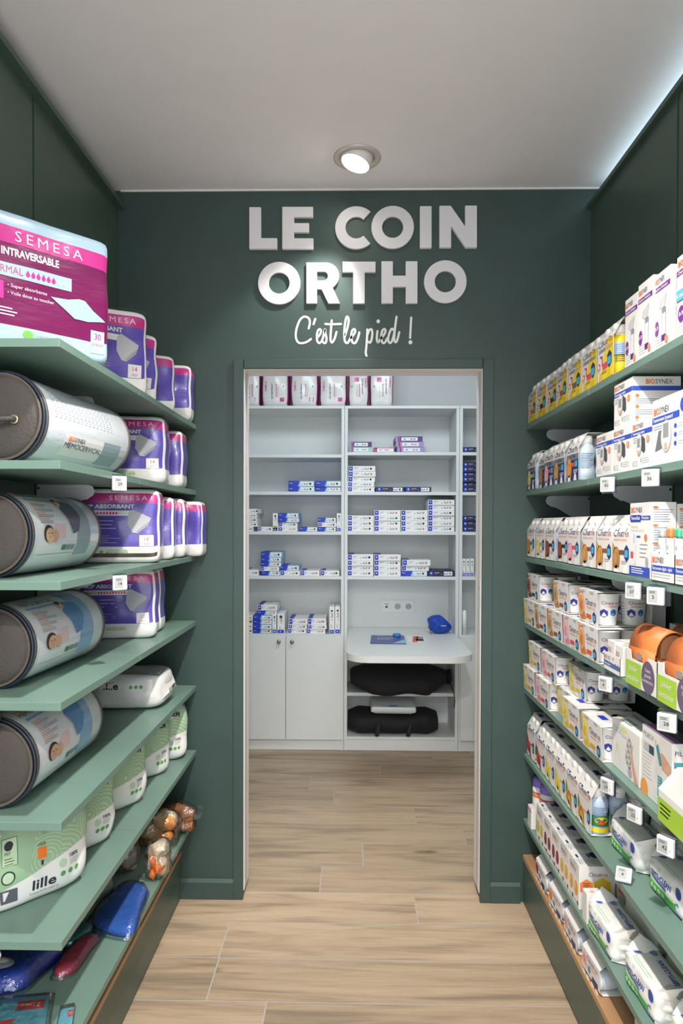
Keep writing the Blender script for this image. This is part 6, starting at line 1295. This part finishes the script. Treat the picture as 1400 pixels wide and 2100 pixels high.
bulky('clear bag with two grey oval soles and beige cloth, lowest left shelf', 246, 1800, .11, .10, .125, {'8E8C96': [(-.030, .016, .050, (.024, .012, .034)), (.018, .016, .078, (.024, .012, .034))], 'B3A492': [(-.02, .05, .06, (.05, .035, .05)), (.03, .05, .035, (.035, .034, .035))]}, 43, .3)
bulky('clear bag with folded beige cloth and an orange band, lowest left shelf', 322, 1812, .075, .09, .115, {'CFC0A6': [(.0, .05, .085, (.032, .03, .026)), (.012, .042, .035, (.030, .028, .032)), (-.015, .05, .05, (.022, .028, .04))], 'EF7A2A': [(-.018, .014, .045, (.010, .008, .042)), (.004, .012, .040, (.024, .008, .013))]}, 44, .2)
bagged('royal blue felt slipper sole in a clear bag lying at the shelf edge', [(192, 1900), (268, 1922), (290, 1870), (302, 1835), (285, 1822), (255, 1822), (230, 1845)], Z7, .022, FELT('2F62B8'), 1.10, seed=1)
def logo_pad(t, L0, h):
    m = MB()
    for i in range(5): m.rect(lambda u, v, e=1: (u, v, h*1.06+.001), -.03+.002*i, .03-.004*i, -.02+.012*i, -.016+.012*i, INK)
    m.build('printed_mark', t)
bagged('grey-green pad with dark print in a clear bag behind the blue sole', [(140, 1915), (182, 1888), (206, 1852), (232, 1830), (214, 1812), (184, 1822), (150, 1858)], Z7, .045, FELT('8FA096'), 1.08, logo_pad, 2)
bagged('teal item in a clear bag lying between grey pad and dark blue insole', [(118, 1945), (160, 1940), (188, 1915), (170, 1906), (132, 1922)], Z7, .018, FELT('1F6F78'), 1.15, None, 3)
bagged('raspberry red insole in a clear bag near the shelf edge', [(112, 2002), (152, 1996), (186, 1950), (200, 1934), (180, 1930), (146, 1955)], Z7, .020, M('B83A58', .5), 1.18, None, 4)
def heel(t, L0, h):
    m = MB(); m.ball((-.035, -.045, h*1.02), (.045, .022, .010), M('D9DADF', .3), 18, 8); m.build('white_heel_cup', t)
bagged('dark royal blue insole with white heel cup in a clear bag, foremost left corner', [(-60, 2040), (38, 2036), (82, 2003), (126, 1965), (110, 1946), (40, 1962), (-60, 1985)], Z7, .045, M('1C3FA8', .5), 1.12, heel, 5)
CARDT = M('6CB2C4', .5); CARDR = M('CF5250', .5)
def card_bag(lab, pts, z, u1, seed):
    P = [onZ(x, y, z) for x, y in pts]; c = sum(P, Vector((0, 0)))/4; L0 = [p-c for p in P]; t = thing('bagged_item', lab, 'bagged item', (c.x, c.y, z+.0006), 0, 'bagged goods on the lowest left shelf'); m = MB(); h = .006
    m.add([(p.x, p.y, hh) for hh in (.001, h) for p in L0], [(0, 1, 2, 3), (7, 6, 5, 4), (0, 1, 5, 4), (1, 2, 6, 5), (2, 3, 7, 6), (3, 0, 4, 7)], CARDT)
    def mp(u, v, e=1):
        a = L0[3].lerp(L0[2], u); b_ = L0[0].lerp(L0[1], u); q = b_.lerp(a, v); return (q.x, q.y, h+.0004*e)
    m.rect(mp, .60, .95, .66, .90, CARDR); m.text(mp, 'Z Lines', .66, .72, .10, DWHT, w=.24, e=2, flip=True); m.poly(mp, [(0, .2), (.62, .28), (.56, .36), (.62, .44), (0, .38)], CARDR); rr = random.Random(seed)
    for _ in range(60):
        u, v = rr.random()*.9+.04, rr.random()*.5+.45
        if not (u > .58 and v > .62): m.ell(mp, u, v, .006, .01, DWHT, 1, 6)
    m.build('printed_card', t); f = MB(); film(f, L0, 0, .016, 1.12, seed); f.build('clear_bag', t)
card_bag('teal card with red ribbon print in a clear bag, foremost on lowest left shelf', [(-70, 2140), (88, 2128), (102, 2046), (-60, 2062)], Z7, 1, 7)
card_bag('smaller teal card in a clear bag at the shelf edge, beside the foremost one', [(112, 2134), (144, 2130), (153, 2070), (124, 2075)], Z7, 1, 8)
